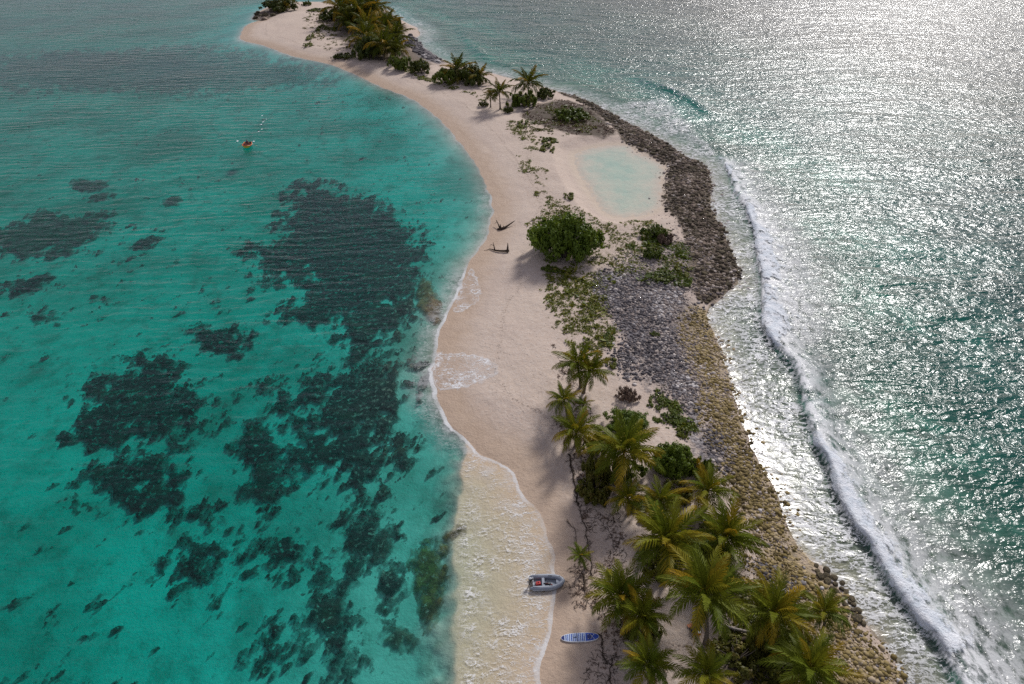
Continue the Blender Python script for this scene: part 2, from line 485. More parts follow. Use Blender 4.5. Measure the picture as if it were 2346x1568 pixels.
def ground_material():
    g = NG('island ground')
    p = g.pos()
    shore, side = g.attr('shore'), g.attr('side')
    n_big, n_mid, n_fin = g.noise(p, 0.09, 4), g.noise(p, 0.55, 5, 0.6), g.noise(p, 3.2, 5, 0.65)
    n_grit = g.noise(p, 11.0, 4, 0.7)
    sand = g.mix(g.rng(n_big, 0.3, 0.7), (0.44, 0.345, 0.285), (0.50, 0.40, 0.325))
    sand = g.mix(g.rng(n_fin, 0.35, 0.75), sand, (0.52, 0.44, 0.38))
    sand = g.mix(g.m('MULTIPLY', g.rng(n_grit, 0.56, 0.72), 0.35), sand, (0.30, 0.24, 0.20))
    # damp sand along the lagoon edge
    wedge = g.m('ADD', shore, g.m('MULTIPLY', g.m('SUBTRACT', n_mid, 0.5), 2.2))
    wet = g.m('MULTIPLY', g.rng(wedge, 1.5, 6.0, 1, 0), g.m('SUBTRACT', 1, side))
    sand = g.mix(g.m('MULTIPLY', wet, 0.85), sand, g.mix(n_mid, (0.36, 0.255, 0.175), (0.43, 0.32, 0.235)))
    line = g.m('MULTIPLY', g.rng(g.m('ABSOLUTE', g.m('SUBTRACT', wedge, 5.2)), 0.0, 0.9, 1, 0), g.rng(n_fin, 0.45, 0.7))
    sand = g.mix(g.m('MULTIPLY', g.m('MULTIPLY', line, 0.45), g.m('SUBTRACT', 1, side)), sand, (0.32, 0.25, 0.20))
    wr = g.m('MULTIPLY', g.rng(g.m('ABSOLUTE', g.m('SUBTRACT', g.m('ADD', shore, g.m('MULTIPLY', g.m('SUBTRACT', n_big, 0.5), 5.0)), 8.6)), 0.0, 0.55, 1, 0), g.rng(g.noise(p, 4.0, 4, 0.7), 0.5, 0.62))
    sand = g.mix(g.m('MULTIPLY', wr, 0.85), sand, (0.17, 0.13, 0.105))
    foot = g.m('MULTIPLY', g.rng(g.voro(p, 1.7), 0.05, 0.22, 1, 0), g.rng(g.m('ADD', shore, g.m('MULTIPLY', n_mid, 4)), 6.0, 9.0))
    sand = g.mix(g.m('MULTIPLY', foot, 0.42), sand, (0.28, 0.22, 0.185))
    litter = g.m('MULTIPLY', g.rng(g.attr('scrub'), -1.0, 2.0), g.rng(g.noise(p, 2.3, 6, 0.72), 0.50, 0.66))
    sand = g.mix(g.m('MULTIPLY', litter, 0.7), sand, g.mix(n_fin, (0.16, 0.125, 0.10), (0.25, 0.20, 0.12)))
    tw = g.m('MULTIPLY', g.rng(g.attr('twig'), -1.0, 2.0), g.rng(g.noise(p, 3.0, 6, 0.75), 0.50, 0.64))
    sand = g.mix(g.m('MULTIPLY', tw, 0.55), sand, (0.17, 0.13, 0.11))
    # rubble
    wob = g.m('ADD', g.m('MULTIPLY', g.m('SUBTRACT', g.noise(p, 0.5, 6, 0.72), 0.5), 6.0), g.m('MULTIPLY', g.m('SUBTRACT', g.noise(p, 0.13, 3, 0.6), 0.5), 9.0))
    def zone(a, amp=1.0, w=0.8):
        return g.rng(g.m('ADD', g.attr(a), g.m('MULTIPLY', wob, amp)), -w, w)
    warp = g.vadd(p, g.vscale(g.noise(p, 2.0, 2, col=True), 0.35))
    dk, dkd = stone_colour(g, warp, 4.2, (0.045, 0.041, 0.048), (0.46, 0.43, 0.42), (0.15, 0.135, 0.15))
    dk = g.mix(g.rng(g.noise(p, 0.22, 4), 0.42, 0.62), dk, g.mix(0.65, dk, (0.085, 0.08, 0.10)))
    ye, yed = stone_colour(g, warp, 3.6, (0.10, 0.075, 0.03), (0.50, 0.38, 0.19), (0.29, 0.22, 0.09))
    ye = g.mix(g.rng(g.noise(p, 0.16, 5, 0.6), 0.40, 0.60), ye, g.mix(0.65, ye, (0.38, 0.30, 0.235)))
    rk, rkd = stone_colour(g, warp, 2.2, (0.05, 0.042, 0.03), (0.30, 0.23, 0.18), (0.12, 0.10, 0.065))
    rk = g.mix(g.m('MULTIPLY', g.rng(g.attr('ridge'), 1.5, 4.5), 0.6), rk, (0.25, 0.185, 0.155))
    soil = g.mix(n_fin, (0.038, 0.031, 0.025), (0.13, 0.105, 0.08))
    hum_shade = g.mix(g.rng(n_fin, 0.35, 0.65), (0.028, 0.021, 0.015), (0.13, 0.10, 0.072))
    c = sand
    z_d, z_y, z_r = zone('rubdark', 1.2, 1.4), zone('rubyel', 0.9, 2.2), zone('ridge', 0.35, 0.5)
    c = g.mix(g.m('MULTIPLY', zone('shade', 1.2, 1.6), 0.8), c, hum_shade)  # brown litter ground, with the shade under the palms painted into its colour
    pa, pad = stone_colour(g, warp, 5.0, (0.13, 0.11, 0.105), (0.52, 0.45, 0.41), (0.34, 0.275, 0.235))
    c = g.mix(g.m('MULTIPLY', zone('rubpale', 1.2, 2.2), 0.8), c, pa)
    c = g.mix(g.m('MULTIPLY', z_y, g.rng(g.noise(p, 0.33, 5, 0.7), 0.34, 0.56, 0.45, 1)), c, ye)
    c = g.mix(g.m('MULTIPLY', z_d, g.rng(g.noise(p, 0.4, 5, 0.7), 0.36, 0.58, 0.25, 1)), c, dk)
    c = g.mix(g.m('MULTIPLY', zone('soil', 0.5, 1.0), 0.95), c, soil)
    c = g.mix(z_r, c, rk)
    # seabed: pale sand on the lagoon side, weedy rubble flat on the ocean side
    bed_l = g.mix(g.rng(g.noise(p, 0.05, 5, 0.6), 0.38, 0.66), (0.36, 0.34, 0.28), (0.17, 0.20, 0.155))
    bed_l = g.mix(g.m('MULTIPLY', g.rng(g.noise(g.mapv(p, (1, 0.7, 1), (0, 0, 0.5)), 0.28, 6, 0.7), 0.46, 0.68), 0.55), bed_l, (0.09, 0.115, 0.08))
    bed_r = g.mix(g.rng(g.noise(p, 0.35, 6, 0.65), 0.35, 0.65), (0.23, 0.18, 0.13), (0.085, 0.07, 0.048))
    bed_r = g.mix(g.rng(g.noise(p, 0.06, 4), 0.4, 0.6), bed_r, (0.075, 0.07, 0.05))
    bed_r = g.mix(g.rng(shore, -45, -18, 0.8, 0), bed_r, g.mix(g.rng(g.noise(p, 0.09, 5), 0.45, 0.6), (0.036, 0.029, 0.027), (0.078, 0.058, 0.050)))
    nearr = g.rng(shore, -10.0, -1.0)
    bed_r = g.mix(g.m('MULTIPLY', nearr, 0.6), bed_r, g.mix(0.5, ye, (0.28, 0.25, 0.20)))
    sw = g.mix(n_mid, (0.47, 0.335, 0.22), (0.53, 0.405, 0.285))
    bed_l = g.mix(g.rng(g.attr('terrace'), -0.5, 0.4), bed_l, sw)
    bed = g.mix(side, bed_l, bed_r)
    under = g.rng(g.m('ADD', shore, g.m('MULTIPLY', side, g.m('MULTIPLY', wob, 0.4))), -0.25, 0.12, 1, 0)
    c = g.mix(under, c, bed)
    pond = g.attr('pond')
    c = g.mix(g.rng(pond, -2.2, -0.4), c, g.mix(n_mid, (0.47, 0.38, 0.30), (0.51, 0.43, 0.35)))
    c = g.mix(g.rng(pond, -0.2, 3.0), c, g.mix(g.rng(g.noise(p, 0.28, 5), 0.4, 0.65), (0.50, 0.45, 0.36), (0.42, 0.42, 0.34)))
    st = g.m('MAXIMUM', g.m('MAXIMUM', z_d, z_y), z_r)
    hst = g.m('MULTIPLY', st, g.m('SUBTRACT', 1, g.m('MINIMUM', dkd, 1)))
    nb = g.bump(hst, 0.9, 0.16)
    nb = g.bump(g.m('SUBTRACT', g.m('ADD', g.m('MULTIPLY', n_fin, 0.7), g.m('MULTIPLY', n_grit, 0.3)), g.m('MULTIPLY', foot, 0.35)), 0.6, 0.2, nb)
    nb = g.bump(n_mid, 0.35, 0.5, nb)
    rough = g.rng(wet, 0, 1, 0.95, 0.55)
    return g.done(g.pbr(c, rough, nb, 0.15))

def weed_material(name, a, b, c3=None, thin=0.7, full=0.9):
    g = NG(name)
    p = g.pos()
    n1, n2 = g.noise(p, 0.9, 6, 0.7), g.noise(p, 3.5, 4, 0.7)
    c = g.mix(g.rng(n1, 0.35, 0.65), a, b)
    if c3: c = g.mix(g.rng(g.noise(p, 0.3, 4), 0.5, 0.68), c, c3)
    c = g.mix(g.m('MULTIPLY', n2, 0.5), c, tuple(x * 0.5 for x in a))
    gap = g.m('MULTIPLY', g.rng(g.noise(p, 1.6, 6, 0.72), 0.52, 0.68), thin)
    c = g.mix(gap, c, (0.34, 0.33, 0.25))
    a = g.rng(g.m('ADD', g.attr('cover'), g.m('MULTIPLY', g.m('SUBTRACT', g.noise(g.mapv(p, (1.3, 0.8, 1), (0, 0, 0.5)), 0.7, 7, 0.72), 0.5), 4.6)), -0.5, 1.5, 0, full)
    return g.done(g.mixs(a, g.new('BsdfTransparent').outputs[0], g.pbr(c, 0.95, g.bump(n2, 1.0, 0.3), 0.05)))

def lace(g, p, scale, warp, width, rot=0.0, stretch=1.0):
    """thin wandering foam threads: the zero lines of warped noise, thicker where the foam is fresh; 0..1"""
    v = g.mapv(p, (scale, scale * stretch, 1), (0, 0, rot))
    v = g.vadd(v, g.vscale(g.noise(v, 0.8, 3, 0.6, col=True), warp))
    n = g.noise(v, 1.0, 4, 0.62)
    w = g.rng(g.noise(p, 0.35, 3, 0.6), 0.3, 0.75, 0.15 * width, width)
    return g.rng(g.m('DIVIDE', g.m('ABSOLUTE', g.m('SUBTRACT', n, 0.5)), w), 0.25, 1.0, 1.0, 0.0)

def water_material():
    g = NG('sea water')
    p = g.pos()
    shore, side = g.attr('shore'), g.attr('side')
    # ripples
    va = g.mapv(p, (0.22, 0.48, 1), (0, 0, math.radians(-9)))
    w1 = g.noise(va, 1.0, 3, 0.55, 0.6)
    vb = g.mapv(p, (0.75, 0.95, 1), (0, 0, math.radians(-16)))
    w2 = g.noise(vb, 1.0, 3, 0.55, 0.5)
    wv = g.new('TexWave', {'bands_direction': 'Y'}, Scale=0.115, Distortion=15.0, Detail=4.0)
    wv.inputs['Detail Scale'].default_value = 0.9
    wv.inputs['Detail Roughness'].default_value = 0.6
    g.set(wv.inputs['Vector'], g.mapv(p, (0.42, 1, 1), (0, 0, math.radians(-14))))
    w3 = g.noise(g.mapv(p, (1.6, 2.6, 1), (0, 0, 0.4)), 1.0, 3, 0.6)
    calm = g.m('MULTIPLY', g.rng(shore, -12, -0.5, 1, 0.18), g.rng(g.noise(p, 0.03, 3), 0.3, 0.7, 0.75, 1.15))
    calm = g.m('MULTIPLY', calm, g.rng(g.attr('pond'), -6, -2, 1, 0.05))
    w0 = g.noise(g.mapv(p, (0.05, 0.14, 1), (0, 0, math.radians(14))), 1.0, 2, 0.5, 0.8)
    hgt = g.m('ADD', g.m('MULTIPLY', w1, g.rng(side, 0, 1, 0.42, 0.52)), g.m('ADD', g.m('MULTIPLY', w2, g.rng(side, 0, 1, 0.18, 0.42)), g.m('MULTIPLY', w3, 0.03)))
    hgt = g.m('ADD', hgt, g.m('MULTIPLY', wv.outputs[1], g.m('MULTIPLY', g.rng(g.noise(p, 0.035, 3), 0.3, 0.65, 0.3, 1), g.rng(side, 0, 1, 0.13, 0.05))))
    hgt = g.m('ADD', hgt, g.m('MULTIPLY', w0, g.rng(side, 0, 1, 0.3, 1.2)))
    amp = g.m('MULTIPLY', g.rng(side, 0, 1, 0.62, 0.85), calm)
    hgt = g.m('MULTIPLY', hgt, amp)
    nrm = g.bump(hgt, 1.0, 1.0)
    bf = g.new('NewGeometry').outputs['Backfacing']        # the same air-to-water reflectance from both faces
    fr = g.new('Fresnel', IOR=g.rng(bf, 0, 1, 1.33, 1 / 1.33, False))
    g.set(fr.inputs['Normal'], nrm)
    gl = g.new('BsdfGlossy', Roughness=0.2)
    g.set(gl.inputs['Normal'], nrm)
    tr = g.new('BsdfTransparent')
    sh = g.mixs(fr.outputs[0], tr.outputs[0], gl.outputs[0])
    # foam
    terr = g.attr('terrace')
    lefty = g.m('SUBTRACT', 1, side)
    l1 = lace(g, p, 0.55, 0.8, 0.034, 0.25, 2.2)
    l2 = lace(g, p, 1.3, 0.9, 0.04, -0.25, 2.0)
    swz = g.m('MULTIPLY', g.rng(terr, -0.3, 1.5), g.rng(g.noise(p, 0.22, 4, 0.6), 0.3, 0.56))
    sedge = g.m('MULTIPLY', g.rng(shore, -4.5, -0.4), g.rng(shore, 0.2, 0.7, 1, 0))
    fa = g.m('MULTIPLY', g.m('MAXIMUM', g.m('MULTIPLY', l1, 0.75), g.m('MULTIPLY', l2, 0.5)), g.m('MAXIMUM', swz, g.m('MULTIPLY', g.m('MULTIPLY', sedge, 0.6), g.attr('surge'))))
    rim = g.m('MULTIPLY', g.rng(g.m('ADD', shore, g.m('MULTIPLY', g.m('SUBTRACT', g.noise(p, 1.2, 4), 0.5), 0.8)), -0.62, -0.30), g.m('MULTIPLY', g.attr('surge'), g.rng(g.noise(p, 0.25, 4), 0.3, 0.6, 0.35, 1)))
    rim = g.m('MULTIPLY', rim, g.rng(shore, 0.2, 0.7, 1, 0))
    film = g.m('MULTIPLY', g.m('MULTIPLY', sedge, g.attr('surge')), g.rng(g.noise(p, 0.5, 5, 0.6), 0.42, 0.7, 0, 0.35))
    fL = g.m('MULTIPLY', lefty, g.m('MAXIMUM', g.m('MAXIMUM', fa, film), g.m('MULTIPLY', rim, 0.7)))
    # ocean side: broken water over the flat and behind the breaker
    l3 = lace(g, p, 0.7, 0.9, 0.08, 0.5, 1.6)
    l4 = g.rng(g.noise(g.mapv(p, (0.7, 1.5, 1), (0, 0, -0.5)), 1.0, 6, 0.72), 0.50, 0.62)
    flat = g.m('MULTIPLY', g.attr('flat'), g.rng(g.noise(p, 0.12, 4, 0.6), 0.28, 0.6, 0.3, 1.0))
    fR = g.m('MAXIMUM', g.m('MULTIPLY', g.m('MAXIMUM', g.m('MULTIPLY', l3, 0.85), g.m('MULTIPLY', l4, 0.75)), flat), g.m('MULTIPLY', g.attr('trail'), g.rng(g.noise(g.mapv(p, (1, 0.6, 1), (0, 0, 0.5)), 0.8, 6, 0.75), 0.34, 0.56)))
    foam = g.m('MINIMUM', g.m('ADD', fL, g.m('MULTIPLY', side, fR)), 0.92)
    fd = g.new('BsdfDiffuse', Color=(0.78, 0.78, 0.78, 1))
    g.set(fd.inputs['Normal'], g.bump(g.noise(p, 4.0, 4), 0.5, 0.15))
    sh = g.mixs(foam, sh, fd.outputs[0])
    vol = g.new('VolumeAbsorption', Density=1.0)
    vol.inputs['Color'].default_value = (1 - 0.55, 1 - 0.032, 1 - 0.038, 1)
    g.mat.cycles.homogeneous_volume = True
    return g.done(sh, vol.outputs[0])

def foam_material():
    g = NG('white water foam')
    p = g.pos()
    n = g.m('ADD', g.m('MULTIPLY', g.noise(g.mapv(p, (1, 0.7, 1), (0, 0, 0.45)), 0.75, 6, 0.72), 0.75), g.m('MULTIPLY', g.noise(p, 3.0, 4, 0.7), 0.25))
    edge = g.attr('foam')
    a = g.rng(g.m('ADD', edge, g.m('MULTIPLY', g.m('SUBTRACT', n, 0.5), 4.2)), 0.38, 0.85)
    c = g.mix(g.rng(g.noise(p, 0.9, 5, 0.65), 0.3, 0.7), (0.60, 0.65, 0.70), (0.80, 0.81, 0.83))
    b = g.pbr(c, 0.85, g.bump(g.noise(p, 2.6, 5, 0.7), 0.9, 0.35), 0.2)
    return g.done(g.mixs(a, g.new('BsdfTransparent').outputs[0], b))

M_GROUND, M_WATER, M_FOAM = ground_material(), water_material(), foam_material()
M_WEED = weed_material('dark seagrass and coral', (0.008, 0.022, 0.020), (0.030, 0.044, 0.036), (0.060, 0.052, 0.036))
M_WEEDB = weed_material('brown reef weed', (0.040, 0.045, 0.032), (0.12, 0.105, 0.07), None, 0.5, 0.85)
M_BELT = weed_material('faint deep weed', (0.035, 0.042, 0.042), (0.10, 0.11, 0.095), None, 0.3, 0.45)
M_OLIVE = weed_material('olive reef algae', (0.06, 0.05, 0.02), (0.20, 0.165, 0.05), (0.05, 0.055, 0.03))
M_RUST = weed_material('rusty beach rock', (0.07, 0.045, 0.022), (0.26, 0.17, 0.075), (0.13, 0.10, 0.04))

# ------------------------------------------------------------------ ground sheet
GX, GY = fan(690, 900)
R, C = GX.shape
gz, g_dI, g_dT, g_dP, g_side = terrain(GX.ravel(), GY.ravel())
gx, gy = GX.ravel(), GY.ravel()
ground = mesh_obj('ground', np.stack([gx, gy, gz], 1), grid_faces(R, C), M_GROUND, smooth=True, attrs={
    'shore': ('POINT', np.clip(g_dI, -60, 60)), 'side': ('POINT', g_side), 'terrace': ('POINT', g_dT), 'pond': ('POINT', g_dP),
    'rubdark': ('POINT', np.maximum(np.maximum(sdf(RUB_D, gx, gy), sdf(RUB_F, gx, gy)), sdf(RUB_U, gx, gy))), 'rubyel': ('POINT', sdf(RUB_Y, gx, gy)),
    'ridge': ('POINT', np.maximum(sdf(RIDGE, gx, gy), sdf(LEDGE, gx, gy))), 'soil': ('POINT', sdf(SOIL, gx, gy)), 'scrub': ('POINT', sdf(SCRUB, gx, gy)),
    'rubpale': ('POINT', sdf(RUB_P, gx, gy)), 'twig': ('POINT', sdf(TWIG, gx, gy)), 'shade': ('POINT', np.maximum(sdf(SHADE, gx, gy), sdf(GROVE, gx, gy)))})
tag(ground, 'sandy island and shallow sea bed around it', None, None, 'structure')

# ------------------------------------------------------------------ water body
WX, WY = fan(340, 460)
wx, wy = WX.ravel(), WY.ravel()
WR, WC = WX.shape
_z, w_dI, w_dT, w_dP, w_side = terrain(wx, wy)
WLEN = wave_len_table(WAVE)
def wave_stations(vals):
    """[(layout Y, value)] -> function of length along the breaker"""
    ys = np.array([gp(1800, a)[1] for a, _ in vals])
    vv = np.array([b for _, b in vals], float)
    o = np.argsort(ys)
    wyy = np.interp(WAVE[:, 1], ys[o], vv[o])
    return lambda t: np.interp(t, WLEN, wyy)
W_HGT = wave_stations([(340, 0.1), (420, 0.35), (520, 0.5), (740, 0.6), (800, 0.75), (880, 0.8), (950, 0.7), (1568, 0.75)])
W_WID = wave_stations([(345, 1.0), (395, 2.0), (440, 2.6), (475, 3.0), (500, 3.6), (515, 1.6), (540, 4.0), (600, 6.5), (700, 7.0), (760, 4.5), (800, 1.6), (825, 0.3), (890, 0.3), (920, 0.9), (960, 1.4), (1032, 2.2), (1152, 2.9), (1251, 2.6), (1302, 3.2), (1422, 4.4), (1568, 5.6)])
W_TRL = wave_stations([(340, 3), (520, 5), (600, 8), (700, 8), (770, 6), (820, 2.5), (900, 2), (960, 3), (1152, 4.5), (1300, 5), (1568, 7)])
al, of = polyline_coords(WAVE, wx, wy, 45)
wz = np.zeros_like(wx)
prof = np.where(of < 0, np.exp(-(of / 0.55) ** 2), np.exp(-(of / 2.6) ** 2))
near = np.abs(of) < 40
wz += np.where(near, W_HGT(al) * prof, 0) * sstep(0, 3, al)
for ln, hh, sg in ((WAVE_FAR, 0.8, 2.6), (SWELL1, 0.7, 4.0), (SWELL2, 0.45, 4.0)):
    a2, o2 = polyline_coords(ln, wx, wy, 30)
    L2 = wave_len_table(ln)[-1]
    wz += np.where(np.abs(o2) < 25, hh * np.where(o2 < 0, np.exp(-(o2 / (sg * 0.4)) ** 2), np.exp(-(o2 / sg) ** 2)) * np.sin(np.pi * np.clip(a2 / L2, 0, 1)), 0)
trail = np.where(near & (of > -0.4), np.exp(-np.maximum(of, 0) / np.maximum(W_TRL(al), 0.1) * 0.9), 0) * sstep(0, 6, al) * sstep(15, 5, of)
flat = sstep(0.2, -0.8, w_dI) * np.where(near, sstep(0.3, -1.0, of), 0)
flat = np.maximum(flat, sstep(9, 2, -w_dI) * w_side * 0.8) * (w_dI < 0.5)
surge = np.clip(sstep(150, 95, wy) * 1.0 + 0.25, 0, 1) * (0.35 + 0.65 * sstep(0.35, 0.6, fbm(wx * 0.06, wy * 0.06, 33, 2)))
wat = {'shore': w_dI, 'side': w_side, 'terrace': w_dT, 'pond': w_dP, 'trail': trail, 'flat': flat, 'surge': surge}
nW = WR * WC
loop = np.concatenate([np.arange(WC), np.arange(1, WR) * WC + WC - 1, (WR - 1) * WC + np.arange(WC - 2, -1, -1), np.arange(WR - 2, 0, -1) * WC])
vtop = np.stack([wx, wy, wz], 1)
vbot = vtop[loop].copy()
vbot[:, 2] = -30
k = np.arange(len(loop))
sides = np.stack([loop, nW + k, nW + (k + 1) % len(k), np.roll(loop, -1)], 1)
bq = []
me = bpy.data.meshes.new('water')
allf = grid_faces(WR, WC).tolist() + sides.tolist() + [(nW + k)[::-1].tolist()]
me_from(me, np.vstack([vtop, vbot]), allf, {n: ('POINT', np.concatenate([np.clip(d, -60, 60), np.zeros(len(loop))])) for n, d in wat.items()}, True)
me.materials.append(M_WATER)
water = link(bpy.data.objects.new('water', me))
tag(water, 'clear turquoise lagoon and silver ocean water round the island', None, None, 'structure')

# breaking wave: white water rolling in, a lumpy strip of its own
def breaker(name, line, wid, hgt, t0, t1, label, step=0.45, nd=26):
    L = wave_len_table(line)
    n = int((t1 - t0) / step)
    ts = np.linspace(t0, t1, n)
    cx, cy = np.interp(ts, L, line[:, 0]), np.interp(ts, L, line[:, 1])
    tx, ty = np.gradient(cx), np.gradient(cy)
    kk = np.ones(9) / 9
    tx, ty = np.convolve(np.pad(tx, 4, 'edge'), kk, 'valid'), np.convolve(np.pad(ty, 4, 'edge'), kk, 'valid')
    l = np.hypot(tx, ty)
    nx, ny = -ty / l, tx / l
    s = np.where(nx < 0, -1, 1)
    nx, ny = nx * s, ny * s
    q = np.linspace(0, 1, nd)
    W = np.maximum(wid(ts) * (0.15 + 0.95 * fbm(ts * 0.2, ts * 0 + 8.0, 43, 3)), 0.05)
    jag = (fbm(ts * 0.7, ts * 0 + 3.1, 41, 4) - 0.5) * 1.1
    off = -0.55 + jag[:, None] * (1 - q[None]) * 0.8 + q[None] * (W[:, None] * 1.5 + 0.6)
    X, Y = cx[:, None] + nx[:, None] * off, cy[:, None] + ny[:, None] * off
    base = hgt(ts)[:, None] * np.where(off < 0, np.exp(-(off / 0.55) ** 2), np.exp(-(off / 2.6) ** 2))
    lump = fbm(X * 0.9, Y * 0.9, 51, 4)
    Z = base + 0.03 + np.maximum(lump - 0.25, 0) * 0.36 * sstep(0.0, 0.12, q)[None] * sstep(1.0, 0.35, q)[None] * np.minimum(1, W / 1.5)[:, None] + 0.10 * sstep(0, 0.1, q)[None]
    fo = sstep(0.0, 0.07, q)[None] * sstep(1.0, 0.12, q)[None] * sstep(0.3, 1.2, W)[:, None] + 0 * X
    fo *= (0.25 + 0.75 * sstep(0.30, 0.46, fbm(ts * 0.16, ts * 0 + 1.7, 47, 3)))[:, None]
    fo *= (sstep(t0, t0 + 2, ts) * sstep(t1, t1 - 2, ts))[:, None]
    o = mesh_obj(name, np.stack([X.ravel(), Y.ravel(), Z.ravel()], 1), grid_faces(n, nd), M_FOAM, smooth=True, attrs={'foam': ('POINT', fo.ravel())})
    return tag(o, label, 'wave')
breaker('breaking_wave', WAVE, W_WID, W_HGT, 1.0, WLEN[-1] - 1, 'long white breaking wave rolling along the rubble shore')
LF = wave_len_table(WAVE_FAR)[-1]
breaker('breaking_wave', WAVE_FAR, lambda t: 2.2 * np.exp(-((t - LF * 0.50) / (LF * 0.10)) ** 2), lambda t: 0.8 + 0 * t, LF * 0.25, LF * 0.75, 'small lone breaking crest far out on the silver sea')

# ------------------------------------------------------------------ seagrass and reef patches: raised mats cut from the sea bed sheet
def t8(p): return [(0.4913 * x, 797.6 + 0.4913 * y) for x, y in p]
def t7(p): return [(0.44 * x, 187.7 + 0.44 * y) for x, y in p]
NZ_A = (fbm(gx * 0.42, gy * 0.36, 61, 5, 0.62) - 0.5)
NZ_B = (fbm(gx * 1.1, gy * 0.9, 71, 5, 0.68) - 0.5)
NZ_C = (fbm(gx * 0.14, gy * 0.11, 81, 4, 0.6) - 0.5)
GF = grid_faces(R, C)
USED = np.zeros(R * C, bool)

def mat_from_field(name, Fd, height, mat, minz=-0.05):
    ok = (Fd > 0) & (gz < minz)
    fm = ok[GF].any(1)
    fs = GF[fm]
    if not len(fs): return None
    idx, inv = np.unique(fs, return_inverse=True)
    zz = gz[idx] + np.clip(Fd[idx], -0.4, 1.0) * height * (0.55 + 0.9 * (NZ_B[idx] + 0.5)) + 0.01
    zz = np.minimum(zz, -0.06)
    return mesh_obj(name, np.stack([gx[idx], gy[idx], zz], 1), inv.reshape(fs.shape), mat, smooth=True, attrs={'cover': ('POINT', np.clip(Fd[idx], -0.5, 1.5))})

def patch(name, pts, label, cat, mat, zdep=-2.5, soft=2.2, amp=5.5, height=0.45, group=None, bias=0.0):
    P = chaikin(pl(pts, zdep), 1, True)
    d = sdf(P, gx, gy, 9.0)
    Fd = d / soft + NZ_A * amp + NZ_B * amp * 0.9 + bias
    Fd = np.where(d <= -8.9, -9, np.minimum(Fd, (d + 3.5) * 0.8))
    Fd = np.where(USED, -1, Fd)
    o = mat_from_field(name, Fd, height, mat)
    if o is not None:
        USED[Fd > 0] = True
        tag(o, label, cat, group)
    return o
SG = 'dark seagrass and coral patches on the lagoon floor'
patch('reef_patch', t8([(1930, 930), (2070, 930), (2080, 1050), (2055, 1200), (2040, 1310), (1990, 1320), (1950, 1230), (1930, 1130), (1925, 1000)]), 'tall narrow olive reef patch just off the swash, level with the dinghy', 'reef', M_OLIVE, -1.2, 0.8, 2.2, 0.35, SG, 0.5)
patch('reef_patch', t8([(1955, 885), (2080, 893), (2160, 835), (2172, 880), (2085, 915), (1980, 920)]), 'thin yellow-olive reef sliver touching the pale swash edge', 'reef', M_OLIVE, -0.8, 0.6, 1.2, 0.2, SG, 0.4)
patch('reef_patch', t7([(2190, 1000), (2260, 1050), (2312, 1240), (2275, 1292), (2180, 1200), (2165, 1100)]), 'rusty brown beach rock under the shore bend of the lagoon', 'reef', M_RUST, -0.6, 0.7, 1.6, 0.4, SG, 0.4)
patch('seagrass_bed', t7([(1300, 830), (1420, 800), (1480, 690), (1540, 500), (1700, 510), (1900, 600), (2050, 700), (2170, 830), (2200, 950), (2220, 1050), (2240, 1200), (2190, 1230), (2100, 1150), (2120, 1300), (2050, 1380), (1930, 1493), (1860, 1493), (1850, 1350), (1700, 1230), (1500, 1230), (1420, 1180), (1650, 1130), (1560, 1040), (1400, 1000), (1300, 930)]),
      'widest slate seagrass bed, spreading beside the middle beach', 'seagrass', M_WEED, -2.6, 3.0, 6.5, 0.5, SG, 0.3)
patch('seagrass_bed', t8([(1190, 150), (1420, 150), (1560, 140), (1650, 20), (1760, 0), (1850, 80), (1920, 180), (1930, 260), (1860, 330), (1860, 520), (1800, 640), (1690, 760), (1620, 700), (1580, 620), (1400, 600), (1390, 480), (1360, 320), (1230, 310)]),
      'dark ragged seagrass bed beside the rounded beach bulge', 'seagrass', M_WEED, -2.5, 2.4, 7.0, 0.5, SG, -0.1)
patch('seagrass_bed', t8([(1120, 330), (1300, 350), (1320, 480), (1350, 580), (1350, 690), (1310, 800), (1240, 830), (1250, 720), (1150, 690), (1115, 480)]), 'upright black seagrass column in the middle of the lagoon', 'seagrass', M_WEED, -3.2, 1.6, 4.5, 0.5, SG, 0.4)
patch('seagrass_bed', t8([(560, 90), (780, 70), (860, 200), (970, 330), (1030, 400), (860, 440), (700, 430), (520, 490), (375, 450), (420, 330), (470, 230), (390, 170)]), 'broad black seagrass bed, upper of the pair farthest from the beach', 'seagrass', M_WEED, -4, 2.0, 6.0, 0.5, SG, 0.3)
patch('seagrass_bed', t8([(400, 560), (560, 530), (640, 470), (760, 530), (830, 590), (810, 690), (880, 710), (1000, 800), (1030, 920), (1010, 1040), (880, 1020), (870, 880), (820, 770), (700, 770), (520, 710), (390, 640)]), 'broad black seagrass bed, lower of the pair farthest from the beach', 'seagrass', M_WEED, -4, 1.8, 6.0, 0.5, SG, 0.2)
patch('seagrass_bed', t8([(1630, 830), (1780, 850), (1890, 890), (1770, 1000), (1710, 1080), (1650, 1200), (1610, 1330), (1500, 1450), (1260, 1510), (1220, 1460), (1420, 1350), (1480, 1250), (1570, 1140), (1580, 1010), (1630, 920)]), 'slanting dark seagrass band leading to the bottom of the lagoon', 'seagrass', M_WEED, -2.6, 1.5, 5.0, 0.45, SG, 0.2)
patch('seagrass_bed', t8([(1750, 1040), (1870, 1040), (1920, 1150), (1890, 1270), (1780, 1240)]), 'compact dark seagrass clump left of the tall olive reef', 'seagrass', M_WEED, -1.9, 1.0, 3.5, 0.4, SG, 0.3)
patch('reef_patch', t8([(1770, 1350), (1900, 1320), (1890, 1430), (1780, 1430)]), 'small brown reef patch below the compact dark clump', 'reef', M_WEEDB, -1.7, 1.0, 3.0, 0.3, SG, 0.2)
